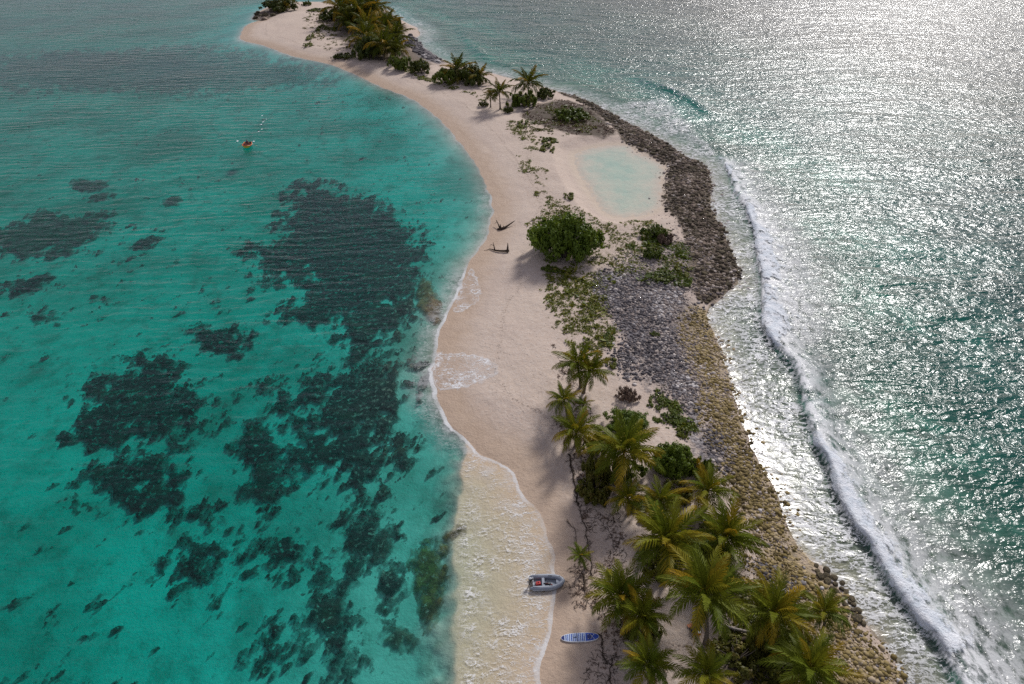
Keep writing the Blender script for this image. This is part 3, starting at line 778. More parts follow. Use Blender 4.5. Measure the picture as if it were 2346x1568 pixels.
patch('seagrass_bed', t8([(1530, 1450), (1690, 1450), (1650, 1600), (1530, 1600)]), 'dark seagrass clump cut by the lower edge near the swash', 'seagrass', M_WEED, -2.2, 1.2, 4.0, 0.4, SG, 0.2)
patch('seagrass_bed', t8([(1080, 840), (1220, 910), (1480, 980), (1440, 1070), (1240, 1020), (1060, 1040), (1180, 930)]), 'thin broken seagrass streak below the upright black column', 'seagrass', M_WEED, -3.4, 1.2, 5.0, 0.4, SG, 0)
patch('reef_patch', t7([(10, 770), (180, 680), (280, 690), (350, 730), (540, 690), (570, 730), (480, 830), (400, 910), (250, 880), (60, 910), (-60, 860), (-60, 800)]), 'faded brown reef patch at the outer lagoon edge', 'reef', M_WEEDB, -4, 2.2, 6.0, 0.5, SG, 0.3)
patch('reef_patch', t7([(370, 510), (540, 510), (560, 560), (380, 575)]), 'faint brown reef patch in open turquoise, below the orange boat', 'reef', M_WEEDB, -4, 1.2, 3.0, 0.4, SG, 0.2)
patch('reef_patch', t7([(450, 590), (590, 575), (590, 610), (470, 630)]), 'faintest thin brown reef streak in open turquoise', 'reef', M_WEEDB, -4, 1.2, 3.0, 0.3, SG, 0.1)
patch('reef_patch', t7([(845, 615), (950, 600), (940, 655), (850, 660)]), 'little dark reef clump alone in the middle of the turquoise', 'reef', M_WEEDB, -4, 1.0, 2.5, 0.4, SG, 0.2)
patch('seagrass_bed', t7([(730, 830), (850, 815), (800, 880), (640, 880)]), 'small black clump right of the faded brown reef', 'seagrass', M_WEED, -4, 1.0, 3.5, 0.4, SG, 0.1)
patch('seagrass_bed', t7([(40, 1040), (240, 1010), (250, 1070), (110, 1120), (20, 1100)]), 'dark oval seagrass patch near the outer edge under the brown reef', 'seagrass', M_WEED, -4, 1.4, 4.0, 0.4, SG, 0.2)
patch('seagrass_bed', t7([(160, 1190), (310, 1210), (290, 1275), (170, 1250)]), 'small dark patch below the dark oval one', 'seagrass', M_WEED, -4, 1.2, 4.0, 0.4, SG, 0)
patch('seagrass_bed', t7([(980, 1310), (1100, 1270), (1340, 1300), (1310, 1400), (1180, 1450), (980, 1400)]), 'feathery seagrass streaks between open sand and the wide slate bed', 'seagrass', M_WEED, -3.5, 1.5, 6.0, 0.4, SG, -0.3)
patch('seagrass_bed', [(-60, 130), (300, 110), (480, 120), (600, 150), (720, 175), (790, 215), (640, 215), (450, 225), (250, 205), (-60, 215)], 'long grey seagrass belt across the far lagoon', 'seagrass', M_BELT, -4, 6.0, 6.0, 0.5, SG, 0.2)
# loose tufts all over the lagoon floor
dens = np.full(gx.shape, -0.232)
for pts, b in ((t8([(-60, 1150), (250, 1250), (200, 1700), (-60, 1700)]), 0.075), (t8([(60, 900), (700, 800), (1500, 1000), (1700, 1250), (1500, 1700), (300, 1700), (500, 1150)]), 0.055),
               (t8([(1300, 400), (2000, 300), (1990, 900), (1600, 1100), (1200, 1000)]), 0.085), (t7([(900, 1050), (1500, 950), (1500, 1493), (900, 1493)]), 0.05), (t7([(0, 800), (900, 650), (850, 1100), (0, 1350)]), 0.045)):
    dens += b * sstep(-5, 3, sdf(chaikin(pl(pts, -3), 1, True), gx, gy, 9))
nzs = fbm((gx * 0.8 - gy * 0.6) * 0.95 + 40, (gx * 0.6 + gy * 0.8) * 0.5, 91, 5, 0.6) - 0.5
Fs = np.where((g_side < 0.1) & (g_dI < -3) & (g_dT < -1.0) & ~USED & (gy < 210), (nzs + dens) * 9, -1)
o = mat_from_field('seagrass', Fs, 0.4, M_WEED)
if o: tag(o, 'loose dark weed tufts strewn over the lagoon floor', None, None, 'stuff')

def swash_foam_material():
    g = NG('thin swash foam')
    p = g.pos()
    l1, l2 = lace(g, p, 0.6, 0.9, 0.05, 0.3, 1.7), lace(g, p, 1.5, 0.9, 0.06, -0.2, 1.6)
    e = g.attr('cover')
    rim = g.rng(g.m('ABSOLUTE', g.m('SUBTRACT', e, 0.16)), 0.02, 0.16, 0.7, 0)
    a = g.m('MULTIPLY', g.m('MAXIMUM', g.m('MAXIMUM', l1, g.m('MULTIPLY', l2, 0.7)), rim), g.rng(e, 0.0, 0.25))
    a = g.m('MULTIPLY', a, g.rng(g.noise(p, 0.5, 4, 0.6), 0.3, 0.62, 0.1, 0.9))
    film = g.new('BsdfGlossy', Roughness=0.15, Color=(1, 1, 1, 1))
    base = g.mixs(g.m('MULTIPLY', g.rng(e, 0, 0.4), 0.03), g.new('BsdfTransparent').outputs[0], film.outputs[0])
    return g.done(g.mixs(a, base, g.new('BsdfDiffuse', Color=(0.8, 0.8, 0.8, 1)).outputs[0]))
M_SWASH = swash_foam_material()
for tg, lab in zip(TONG, ('thin lace of foam left by a wave on the bulging wet beach', 'thin lace of foam left by a wave below the driftwood')):
    d = (sdf(tg, gx, gy, 6.0) + NZ_B * 1.6) / 2.0
    ok = (d > -0.05) & (gz > -0.05)
    fs = GF[ok[GF].all(1)]
    idx, inv = np.unique(fs, return_inverse=True)
    o = mesh_obj('swash_foam', np.stack([gx[idx], gy[idx], gz[idx] + 0.02], 1), inv.reshape(fs.shape), M_SWASH, smooth=True, attrs={'cover': ('POINT', np.clip(d[idx], 0, 1))})
    tag(o, lab, None, None, 'stuff')

# ------------------------------------------------------------------ plants
def leaf_material(name, a, b, dry, dryness=0.25, transl=0.3):
    """leaf colours vary leaf by leaf (attribute tone 0..1) and plant by plant"""
    g = NG(name)
    t = g.attr('tone')
    r = g.rnd()
    c = g.mix(g.m('FRACT', g.m('ADD', t, g.m('MULTIPLY', r, 0.35))), a, b)
    d = g.m('MULTIPLY', g.rng(g.m('ADD', t, g.m('MULTIPLY', r, 0.25)), 1.0 - dryness, 1.1), 0.85)
    c = g.mix(d, c, dry)
    s1 = g.pbr(c, 0.5, None, 0.25)
    tl = g.new('BsdfTranslucent')
    g.set(tl.inputs['Color'], g.mix(0.35, c, (0.16, 0.17, 0.015)))
    return g.done(g.mixs(transl, s1, tl.outputs[0]))

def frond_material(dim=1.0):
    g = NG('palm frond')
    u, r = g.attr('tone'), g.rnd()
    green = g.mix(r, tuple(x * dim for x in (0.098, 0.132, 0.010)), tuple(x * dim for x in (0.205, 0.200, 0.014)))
    yel = g.mix(r, (0.34, 0.25, 0.012), (0.42, 0.23, 0.015))
    c = g.mix(g.m('MULTIPLY', g.rng(g.m('ADD', u, g.m('MULTIPLY', g.m('SUBTRACT', r, 0.5), 0.9)), 0.55, 1.25), 0.75), green, yel)
    s1 = g.pbr(c, 0.5, None, 0.12)
    tl = g.new('BsdfTranslucent')
    g.set(tl.inputs['Color'], c)
    return g.done(g.mixs(0.3, s1, tl.outputs[0]))

def trunk_material():
    g = NG('palm trunk')
    p = g.obj()
    w = g.new('TexWave', {'bands_direction': 'Z'}, Scale=2.2, Distortion=1.5, Detail=2.0)
    g.set(w.inputs['Vector'], p)
    n = g.noise(p, 5, 4)
    c = g.mix(w.outputs[1], (0.14, 0.115, 0.09), (0.25, 0.21, 0.17))
    return g.done(g.pbr(g.mix(g.m('MULTIPLY', n, 0.6), c, (0.08, 0.06, 0.045)), 0.9, g.bump(w.outputs[1], 0.6, 0.05), 0.1))

M_FROND, M_TRUNK = frond_material(), trunk_material()
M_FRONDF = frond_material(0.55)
M_DEADF = leaf_material('dry palm frond', (0.16, 0.10, 0.035), (0.26, 0.18, 0.07), (0.20, 0.15, 0.09), 0.3, 0.15)
M_LEAF_S = leaf_material('sea grape leaf', (0.065, 0.110, 0.010), (0.14, 0.20, 0.016), (0.20, 0.19, 0.02), 0.10)
M_LEAF_G = leaf_material('bush leaf', (0.048, 0.082, 0.008), (0.12, 0.155, 0.014), (0.17, 0.15, 0.02), 0.12)
M_LEAF_D = leaf_material('dark scrub leaf', (0.036, 0.056, 0.009), (0.088, 0.105, 0.016), (0.13, 0.10, 0.03), 0.2)
M_LEAF_Y = leaf_material('yellow green creeper leaf', (0.075, 0.105, 0.010), (0.17, 0.175, 0.014), (0.25, 0.20, 0.03), 0.2)
M_LEAF_B = leaf_material('dry brown leaf', (0.10, 0.062, 0.045), (0.21, 0.135, 0.10), (0.30, 0.22, 0.17), 0.2, 0.1)
M_LEAF_O = leaf_material('olive undergrowth leaf', (0.052, 0.062, 0.009), (0.135, 0.13, 0.018), (0.19, 0.14, 0.03), 0.25)
M_BARK = simple('grey bark', (0.13, 0.105, 0.085), 0.9, 0.1, 0.3, 8, 0.4)
M_DRIFT = simple('weathered dark driftwood', (0.055, 0.040, 0.030), 0.9, 0.1, 0.4, 5, 0.5)
M_LOG = simple('bleached fallen trunk', (0.24, 0.21, 0.19), 0.9, 0.1, 0.3, 4, 0.4)

def frond_mesh(name, L, droop, seed, nl=26, wmax=0.16, dead=False, mat=None):
    """feather leaf along +X, arching down; leaflets in two hanging rows"""
    r = np.random.default_rng(seed)
    n = 12
    pts, ang = [], 0.0
    p = np.zeros(3)
    a0 = 0.0
    for i in range(n + 1):
        pts.append(p.copy())
        a = -droop * (i / n) ** 1.6
        p = p + np.array([math.cos(a), 0, math.sin(a)]) * L / n
    pts = np.array(pts)
    V, Fc, T = [], [], []
    def quad(a, b, c, d, t):
        k = len(V)
        V.extend([a, b, c, d]); T.extend(t); Fc.append([k, k + 1, k + 2, k + 3])
    for i in range(n):                                    # rachis: thin four-sided stem
        w0, w1 = 0.05 * (1 - i / n) + 0.012, 0.05 * (1 - (i + 1) / n) + 0.012
        a, b = pts[i], pts[i + 1]
        for s in (-1, 1):
            quad(a + [0, s * w0, 0], b + [0, s * w1, 0], b + [0, 0, w1], a + [0, 0, w0], [0.65] * 4)
        quad(a + [0, w0, 0], a + [0, -w0, 0], b + [0, -w1, 0], b + [0, w1, 0], [0.65] * 4)
    for s in (-1, 1):
        for j in range(nl):
            q = 0.14 + 0.86 * (j + r.uniform(-0.3, 0.3)) / (nl - 1)
            q = min(max(q, 0.12), 0.99)
            fi = q * n
            i = min(int(fi), n - 1)
            o = pts[i] + (pts[i + 1] - pts[i]) * (fi - i)
            d = (pts[i + 1] - pts[i]) / np.linalg.norm(pts[i + 1] - pts[i])
            up = np.array([-d[2], 0, d[0]])
            ll = L * (0.10 + 0.17 * math.sin(math.pi * min(q * 0.92 + 0.12, 1)) ** 0.8) * r.uniform(0.85, 1.1)
            sw = math.radians(58 - 34 * q + r.uniform(-6, 6))
            hang = r.uniform(0.25, 0.5) + (0.5 if dead else 0)
            side = np.array([0, s, 0]) * math.sin(sw) + d * math.cos(sw)
            m = o + side * ll * 0.5 + up * ll * 0.07 * (1 if not dead else -2)
            e = o + side * ll * (0.92 - 0.15 * hang) - np.array([0, 0, 1]) * ll * hang
            w = wmax * (0.5 + 0.5 * math.sin(math.pi * q)) * L / 4.0
            wd = d * w * 0.5
            t0, t1 = 0.15 + 0.45 * q, 0.35 + 0.65 * q
            quad(o - wd * 0.6, o + wd * 0.6, m + wd, m - wd, [t0, t0, t0 + 0.1, t0 + 0.1])
            quad(m - wd, m + wd, e + wd * 0.15, e - wd * 0.15, [t0 + 0.1, t0 + 0.1, t1, t1])
    me = bpy.data.meshes.new(name)
    me_from(me, np.array(V), np.array(Fc), {'tone': ('POINT', np.array(T) + r.uniform(-0.08, 0.08))}, False)
    me.materials.append(M_DEADF if dead else mat or M_FROND)
    return me

FR = [frond_mesh('frond', 4.0, d, 100 + i, 27) for i, d in enumerate((0.35, 0.6, 0.85, 1.1, 1.4, 1.7))]
FRD = [frond_mesh('frond', 4.0, d, 200 + i, 20, 0.13, True) for i, d in enumerate((1.5, 1.9))]
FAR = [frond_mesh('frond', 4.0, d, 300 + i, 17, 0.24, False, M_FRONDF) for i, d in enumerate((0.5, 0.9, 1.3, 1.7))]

def palm(name, base, crown, wid, label, group, seed, nf=22, dead=2, far=False, yellow=0.0, bushy=0.0, base_z=None):
    """base and crown are traced positions; the crown hangs above the base, the trunk leans as far as they disagree"""
    r = random.Random(seed)
    b = gp(*base)
    bz = tz(b[0], b[1])
    b = gp(base[0], base[1], bz)
    d = ray(*crown)
    t = b[1] / d[1]
    c = np.array([d[0] * t, b[1], H + d[2] * t])
    L = wid / (2 * px_per_m(c)) * (1.0 if far else 0.93)
    if c[2] < bz + 0.45: c[2] = bz + 0.45
    root = thing(name, (b[0], b[1], bz), label, 'palm', group)
    top = Vector(c - b)
    top.z = c[2] - bz
    pts, rad = [], []
    n = 9
    for i in range(n + 1):
        q = i / n
        pts.append((top.x * q ** 1.35, 0.12 * math.sin(q * 3) * r.uniform(-1, 1) * min(1, top.z / 4), -0.15 + (top.z + 0.1) * q))
        rad.append((0.20 - 0.08 * q + 0.10 * math.exp(-q * 9)) * (0.6 + 0.1 * L))
    mb = MB(); mb.tube(pts, rad, 8); mb.build('trunk', M_TRUNK, root)
    top.z -= 0.05
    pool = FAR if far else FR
    for i in range(nf):
        q = i / (nf - 1)
        az = i * 2.39996 + r.uniform(-0.25, 0.25)
        el = math.radians(78 - 92 * q ** 0.85 + r.uniform(-7, 7) + 12 * bushy)
        k = min(len(pool) - 1, int((0.15 + 0.85 * q) * len(pool) * r.uniform(0.75, 1.05)))
        f = bpy.data.objects.new('frond', pool[k])
        f.location = top
        f.rotation_euler = (r.uniform(-0.35, 0.35), -el, az)
        sc = L / 4.0 * (0.72 + 0.42 * math.sin(math.pi * (0.2 + 0.65 * q))) * r.uniform(0.9, 1.1)
        f.scale = (sc, sc, sc)
        link(f, root)
    for i in range(dead):
        f = bpy.data.objects.new('frond', FRD[i % 2])
        f['label'] = 'dry brown hanging frond'
        f.location = top
        f.rotation_euler = (0, math.radians(r.uniform(10, 45)), r.uniform(0, 6.28))
        f.scale = (L / 4.0 * 0.8,) * 3
        link(f, root)
    return root

GN, GFAR = 'coconut palms of the near grove', 'palms of the far grove'
PALMS = [
    ((1330, 888), (1322, 832), 108, 'upright palm at the tip of the grove, beside the open tuft field', 18, 1),
    ((1337, 900), (1352, 851), 112, 'palm leaning right, touching the one at the grove tip', 18, 2),
    ((1300, 958), (1292, 917), 88, 'feathery palm nearest the open beach, leaning left over white sand', 16, 1),
    ((1336, 946), (1336, 928), 52, 'knee-high palm sprout right of the feathery leaning palm', 10, 0),
    ((1319, 1022), (1320, 990), 122, 'low palm with grey dry fronds hanging left over the beach edge', 20, 3),
    ((1423, 1104), (1430, 1034), 182, 'large yellow-tipped palm standing in front of the sea grape thicket', 24, 2),
    ((1440, 1176), (1438, 1142), 104, 'small dark palm, left of the orange-tinted one', 18, 1),
    ((1512, 1194), (1514, 1146), 112, 'orange-tinted small palm between the small dark palm and the stone beach', 18, 2),
    ((1616, 1166), (1622, 1124), 130, 'palm standing alone where thicket meets yellow stones, beside the pebble tip', 20, 1),
    ((1529, 1326), (1529, 1238), 212, 'big palm with a pale straight trunk in deep shade, mid grove', 26, 2),
    ((1650, 1290), (1662, 1232), 192, 'wide palm beside the yellow stone beach, mid grove', 24, 2),
    ((1341, 1304), (1329, 1272), 62, 'short young palm on the bare beach above the dinghy', 11, 1),
    ((1436, 1412), (1421, 1366), 172, 'palm whose fronds reach over the sand between dinghy and paddleboard', 22, 1),
    ((1474, 1462), (1472, 1412), 138, 'brown-green bushy palm right of the paddleboard', 22, 4),
    ((1617, 1474), (1616, 1358), 226, 'tallest palm with thin trunk on bare sand beside the bags', 27, 2),
    ((1766, 1488), (1773, 1402), 186, 'drooping palm beside the fallen pale trunk', 24, 3),
    ((1879, 1478), (1890, 1402), 124, 'slender palm alone on the yellow stones, nearest the surf', 17, 1),
    ((1486, 1584), (1486, 1524), 142, 'round palm at the lower edge, below the paddleboard', 22, 1),
    ((1617, 1630), (1619, 1545), 150, 'palm cut by the lower edge, in front of the bare camp sand', 18, 1),
    ((1845, 1620), (1858, 1533), 200, 'palm cut by the lower edge, nearest the yellow stones', 24, 2),
]
for i, (b, c, w, lab, nf, dd) in enumerate(PALMS):
    palm('coconut_palm', b, c, w * 1.04, lab, GN, 500 + i, nf + 6, dd)

FARP = [
    ((1210, 222), (1210, 192), 76, 'lone spiky palm rising behind the bushes, open sea behind it', 18, 0),
    ((1146, 250), (1144, 212), 58, 'dark round-headed palm with two bare stems beside bright bush', 20, 0),
    ((1124, 246), (1124, 222), 34, 'narrow dark little palm left of the round-headed one', 14, 0),
    ((1052, 186), (1048, 162), 72, 'palm bursting out of the middle of the large far bush', 18, 1),
    ((1098, 192), (1099, 176), 58, 'brownish palm at the seaward end of the large far bush', 14, 1),
    ((880, 138), (880, 102), 84, 'greyish palm at the front of the far grove, trunk visible', 20, 1),
    ((838, 112), (838, 84), 84, 'dark palm in the middle of the far grove, just above the white clearing', 20, 1),
    ((905, 108), (906, 84), 70, 'tan-tipped palm at the seaward side of the far grove', 18, 1),
    ((826, 66), (822, 30), 88, 'tallest palm of the far grove, reaching the upper edge', 22, 1),
    ((776, 58), (780, 20), 78, 'palm at the lagoon side of the far grove beside a small green bush', 18, 1),
    ((862, 62), (854, 22), 78, 'olive palm behind the far grove, against silver water', 20, 1),
    ((800, 70), (800, 48), 64, 'low palm in the shade of the far grove', 16, 1),
    ((868, 84), (866, 60), 70, 'palm in the heart of the far grove, between taller ones', 18, 1),
    ((852, 128), (852, 108), 72, 'low dark palm left of the greyish front palm of the far grove', 18, 1),
    ((905, 136), (908, 116), 70, 'low palm right of the greyish front palm of the far grove', 18, 1),
    ((842, 96), (842, 60), 80, 'leaning palm in the crowded middle of the far grove', 18, 1),
    ((890, 92), (884, 62), 76, 'crowded palm at the domed bush of the far grove', 18, 1),
    ((800, 48), (800, 14), 84, 'full-crowned palm at the back of the far grove, lagoon side', 20, 1),
    ((846, 50), (838, 10), 84, 'full-crowned palm at the back of the far grove, ocean side', 20, 1),
    ((655, 22), (648, 2), 66, 'palm inside the bush on the far tip', 16, 0),
]
for i, (b, c, w, lab, nf, dd) in enumerate(FARP):
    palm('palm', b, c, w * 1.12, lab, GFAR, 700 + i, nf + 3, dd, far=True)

def foliage_mesh(name, n, lobes, leaf, mat, seed, flat=0.0):
    """leaf faces spread over and inside overlapping lobes; unit bush: about 1 m radius, base at z = 0"""
    r = np.random.default_rng(seed)
    L = np.array(lobes, float)                             # x y z rx ry rz
    wt = (L[:, 3] * L[:, 4]) + L[:, 3] * L[:, 5]
    nc = max(40, n // 55)                                  # leaf clumps on the lobes; leaves gather round each clump
    pick = r.choice(len(L), nc, p=wt / wt.sum())
    d = r.normal(size=(nc, 3))
    d[:, 2] = np.abs(d[:, 2]) * 0.95 - 0.08
    d /= np.linalg.norm(d, axis=1)[:, None]
    dist = r.uniform(0.72, 1.10, nc) * np.where(r.uniform(size=nc) < 0.12, r.uniform(1.05, 1.3, nc), 1)
    CC = L[pick, :3] + d * L[pick, 3:6] * dist[:, None]
    cr = r.uniform(0.05, 0.125, nc)
    ci = r.choice(nc, n, p=cr ** 2 / (cr ** 2).sum())
    dl = r.normal(size=(n, 3))
    dl /= np.linalg.norm(dl, axis=1)[:, None]
    d = d[ci] * 0.5 + dl * 0.7
    d /= np.linalg.norm(d, axis=1)[:, None]
    P = CC[ci] + dl * (cr[ci] * np.clip(np.abs(r.normal(0.75, 0.25, n)), 0.1, 1.25))[:, None]
    P[:, 2] = np.maximum(P[:, 2], 0.015 * r.uniform(0, 1, n))
    nrm = d + r.normal(0, 0.55, (n, 3)) + np.array([0, 0, 0.5])
    nrm /= np.linalg.norm(nrm, axis=1)[:, None]
    a = np.cross(nrm, r.normal(size=(n, 3)))
    a /= np.linalg.norm(a, axis=1)[:, None]
    b = np.cross(nrm, a)
    s = leaf * r.uniform(0.65, 1.3, n)[:, None]
    V = np.stack([P - a * s, P - b * s * 0.55 + nrm * s * 0.1, P + a * s, P + b * s * 0.55 + nrm * s * 0.1], 1).reshape(-1, 3)
    tone = np.clip(0.6 * r.uniform(0, 1, nc)[ci] + 0.4 * r.uniform(0, 1, n), 0, 1)
    me = bpy.data.meshes.new(name)
    me_from(me, V, np.arange(4 * n).reshape(n, 4), {'tone': ('POINT', np.repeat(tone, 4))}, False)
    me.materials.append(mat)
    return me

def lobes(seed, n=9, spread=0.62, h=0.55, rr=(0.28, 0.5)):
    r = random.Random(seed)
    o = [(0, 0, 0.12, 0.62, 0.62, h * 0.9)]
    for i in range(n):
        a, q = r.uniform(0, 6.28), spread * math.sqrt(r.uniform(0.08, 1))
        k = r.uniform(*rr)
        o.append((q * math.cos(a), q * math.sin(a), h * (0.55 - 0.45 * q) * r.uniform(0.6, 1.2), k, k, k * r.uniform(0.6, 0.9)))
    return o
BUSH = {}
def bush_mesh(kind, v):
    if (kind, v) not in BUSH:
        if kind == 'grape': BUSH[kind, v] = foliage_mesh('foliage', 17000, lobes(v + 3, 22, 0.62, 0.66, (0.24, 0.38)), 0.036, M_LEAF_S, 40 + v)
        if kind == 'green': BUSH[kind, v] = foliage_mesh('foliage', 5000, lobes(v + 20, 10), 0.055, M_LEAF_G, 50 + v)
        if kind == 'dark': BUSH[kind, v] = foliage_mesh('foliage', 5000, lobes(v + 40, 10), 0.055, M_LEAF_D, 60 + v)
        if kind == 'olive': BUSH[kind, v] = foliage_mesh('foliage', 4500, lobes(v + 60, 14, 0.75, 0.4, (0.15, 0.3)), 0.05, M_LEAF_O, 70 + v)
        if kind == 'creep': BUSH[kind, v] = foliage_mesh('foliage', 2600, lobes(v + 80, 16, 0.8, 0.22, (0.10, 0.24)), 0.06, M_LEAF_Y, 80 + v)
        if kind == 'creepd': BUSH[kind, v] = foliage_mesh('foliage', 3200, lobes(v + 90, 16, 0.8, 0.25, (0.10, 0.26)), 0.05, M_LEAF_G, 90 + v)
        if kind == 'dry': BUSH[kind, v] = foliage_mesh('foliage', 3500, lobes(v + 99, 12, 0.7, 0.45, (0.16, 0.32)), 0.045, M_LEAF_B, 95 + v)
    return BUSH[kind, v]

def branches(root, h, n, seed, mat):
    r = random.Random(seed)
    mb = MB()
    for i in range(n):
        a, q = r.uniform(0, 6.28), r.uniform(0.2, 0.62)
        p = [(0.05 * math.cos(a), 0.05 * math.sin(a), -0.04)]
        for k in (0.4, 0.75, 1.0):
            p.append((q * k * math.cos(a + k * 0.3), q * k * math.sin(a + k * 0.3), h * 0.8 * k ** 0.7))
        mb.tube(p, [0.03, 0.022, 0.014, 0.006], 5)
    return mb.build('branches', mat, root)

def bush(kind, v, x0, x1, ytop, ybase, label, cat='bush', group='bushes along the island', name='bush', seed=0, hk=1.0, bare=False, depth=0.9):
    """x0..x1: traced width; ybase: lowest line on the ground; ytop: highest"""
    xm = (x0 + x1) / 2
    g0 = gp(xm, ybase, 1.0)
    R = (x1 - x0) / 2 / px_per_m(g0)
    yb = g0[1] + R * depth * 0.85
    crp = kind in ('creep', 'creepd')
    if crp:
        n_, f_ = gp(xm, ybase, 1.1)[1], gp(xm, ytop, 1.3)[1]
        yb, depth = (n_ + f_) / 2, (f_ - n_) / 2 / R
    xx = g0[0] * (yb * CT + H * ST) / (g0[1] * CT + H * ST)
    z = tz(xx, yb)
    d = ray(xm, ytop)
    hgt = H + d[2] * (yb + R * 0.25) / d[1] - z
    hgt = max(min(hgt, R * 1.6), R * 0.14) * hk
    if crp: hgt = min(0.22 * R, 0.45) + 0.12
    root = thing(name, (xx, yb, z), label, cat, group, rotz=seed * 1.7)
    root.scale = (R * 0.98, R * 0.98 * depth, hgt / {'grape': 0.80, 'creep': 0.30, 'creepd': 0.33, 'olive': 0.5}.get(kind, 0.72))
    root.rotation_euler = (0, 0, 0)
    f = bpy.data.objects.new('foliage', bush_mesh(kind, v))
    f.rotation_euler = (0, 0, seed * 1.7)
    link(f, root)
    b = branches(root, 0.6 if kind not in ('creep', 'creepd') else 0.2, 9 if not bare else 22, seed + 5, M_BARK)
    return root

GB, GC = 'bushes along the island', 'patches of creeping plants on the sand'
bush('grape', 0, 1192, 1392, 468, 626, 'large round sea grape bush standing alone beside the pond', 'bush', GB, 'sea_grape_bush', 1)
bush('green', 0, 1462, 1532, 512, 558, 'small bush with grey twigs at the foot of the pond', 'bush', GB, 'bush', 2)
bush('dry', 0, 1498, 1550, 524, 566, 'dry greyish bush touching the small bush at the pond foot', 'bush', GB, 'bush', 12)
bush('green', 1, 1466, 1522, 562, 600, 'small low bush directly below the one at the pond foot', 'bush', GB, 'bush', 3)
bush('green', 2, 1258, 1358, 242, 286, 'flat-topped bush on the dark soil patch above the pond', 'bush', GB, 'bush', 4)
bush('green', 1, 1160, 1240, 202, 256, 'bright rounded bush beside the round-headed palm', 'bush', GB, 'bush', 5)
bush('dark', 0, 1222, 1276, 196, 230, 'dark bush behind the bright one, at the ocean edge', 'bush', GB, 'bush', 6)
bush('green', 2, 984, 1060, 150, 200, 'lagoon-side half of the large far bush', 'bush', GB, 'bush', 7)
bush('dark', 1, 1030, 1122, 140, 202, 'darker seaward half of the large far bush', 'bush', GB, 'bush', 8)
bush('green', 0, 876, 945, 118, 166, 'yellow-green bush at the foot of the far grove', 'bush', GB, 'bush', 9)
bush('dark', 2, 930, 1000, 130, 176, 'darker ragged bush next to the far grove, toward the large far bush', 'bush', GB, 'bush', 10)
bush('dark', 0, 1092, 1120, 230, 248, 'tiny ball-shaped bush on open sand', 'bush', GB, 'bush', 11)
bush('dark', 1, 1150, 1182, 240, 262, 'dark low shade bush at the foot of the round-headed palm', 'bush', GB, 'bush', 13)
bush('dark', 1, 756, 810, 118, 136, 'small flat bush on the lagoon beach crest of the far grove', 'bush', GB, 'bush', 14)
bush('dark', 2, 596, 700, -8, 30, 'wide dark bush on the far tip', 'bush', GB, 'bush', 15, 1.15)
bush('green', 1, 690, 716, 0, 16, 'small bush beside the wide dark one on the far tip', 'bush', GB, 'bush', 16)
bush('dark', 0, 726, 800, 18, 52, 'bright-topped bush at the lagoon side of the far grove', 'bush', GB, 'bush', 17)
bush('dark', 1, 800, 900, 80, 142, 'broad dark understorey bush at the front of the far grove', 'bush', GB, 'bush', 18, 1.2)
bush('dark', 2, 770, 872, 4, 72, 'broad dark understorey bush at the back of the far grove', 'bush', GB, 'bush', 19)
bush('dark', 0, 862, 934, 28, 78, 'dark domed bush at the ocean side of the far grove', 'bush', GB, 'bush', 20)
bush('dark', 2, 850, 935, 60, 118, 'shadowy understorey bush between the far grove palms', 'bush', GB, 'bush', 34)
bush('grape', 1, 1372, 1492, 935, 1012, 'sea grape thicket behind the large yellow-tipped palm', 'bush', GB, 'sea_grape_bush', 21)
bush('grape', 2, 1466, 1606, 1008, 1112, 'dense dark sea grape thicket reaching the pebbles', 'bush', GB, 'sea_grape_bush', 22)
bush('olive', 2, 1318, 1420, 1020, 1120, 'ragged olive thicket under the low grey-fronded palm', 'bush', GB, 'bush', 32)
bush('green', 2, 1330, 1400, 985, 1050, 'light green scrub between the low palm and the sea grape thicket', 'bush', GB, 'bush', 36)
bush('green', 0, 1400, 1480, 1040, 1110, 'green scrub round the foot of the large yellow-tipped palm', 'bush', GB, 'bush', 37)
bush('green', 1, 1560, 1640, 1040, 1115, 'bright green end of the thicket, touching the pale stones', 'bush', GB, 'bush', 38)
bush('dry', 1, 1398, 1468, 868, 932, 'reddish brown dead bush at the edge of the dark pebbles', 'bush', GB, 'dead_bush', 23, 0.8, True)
bush('olive', 0, 1310, 1410, 1090, 1160, 'olive undergrowth along the dry vine line', 'bush', GB, 'bush', 24)
bush('olive', 1, 1590, 1770, 1478, 1580, 'wide olive scrub under the drooping palm at the lower edge', 'bush', GB, 'bush', 25)
bush('olive', 2, 1450, 1560, 1268, 1345, 'shaded olive scrub round the big pale-trunked palm', 'bush', GB, 'bush', 26)
bush('olive', 0, 1560, 1690, 1250, 1345, 'shaded olive scrub under the wide palm', 'bush', GB, 'bush', 27)
bush('olive', 1, 1410, 1520, 1410, 1490, 'dark scrub under the brown-green bushy palm', 'bush', GB, 'bush', 28)
bush('olive', 2, 1690, 1810, 1420, 1520, 'dark scrub under the drooping palm trunk', 'bush', GB, 'bush', 29)
bush('olive', 0, 1430, 1580, 1150, 1215, 'low scrub under the small dark and orange-tinted palms', 'bush', GB, 'bush', 30)
bush('olive', 1, 1500, 1600, 1100, 1160, 'low scrub at the foot of the dense thicket', 'bush', GB, 'bush', 31)
bush('olive', 1, 1740, 1880, 1500, 1600, 'brown-green scrub in the lower corner beside the yellow stones', 'bush', GB, 'bush', 33)
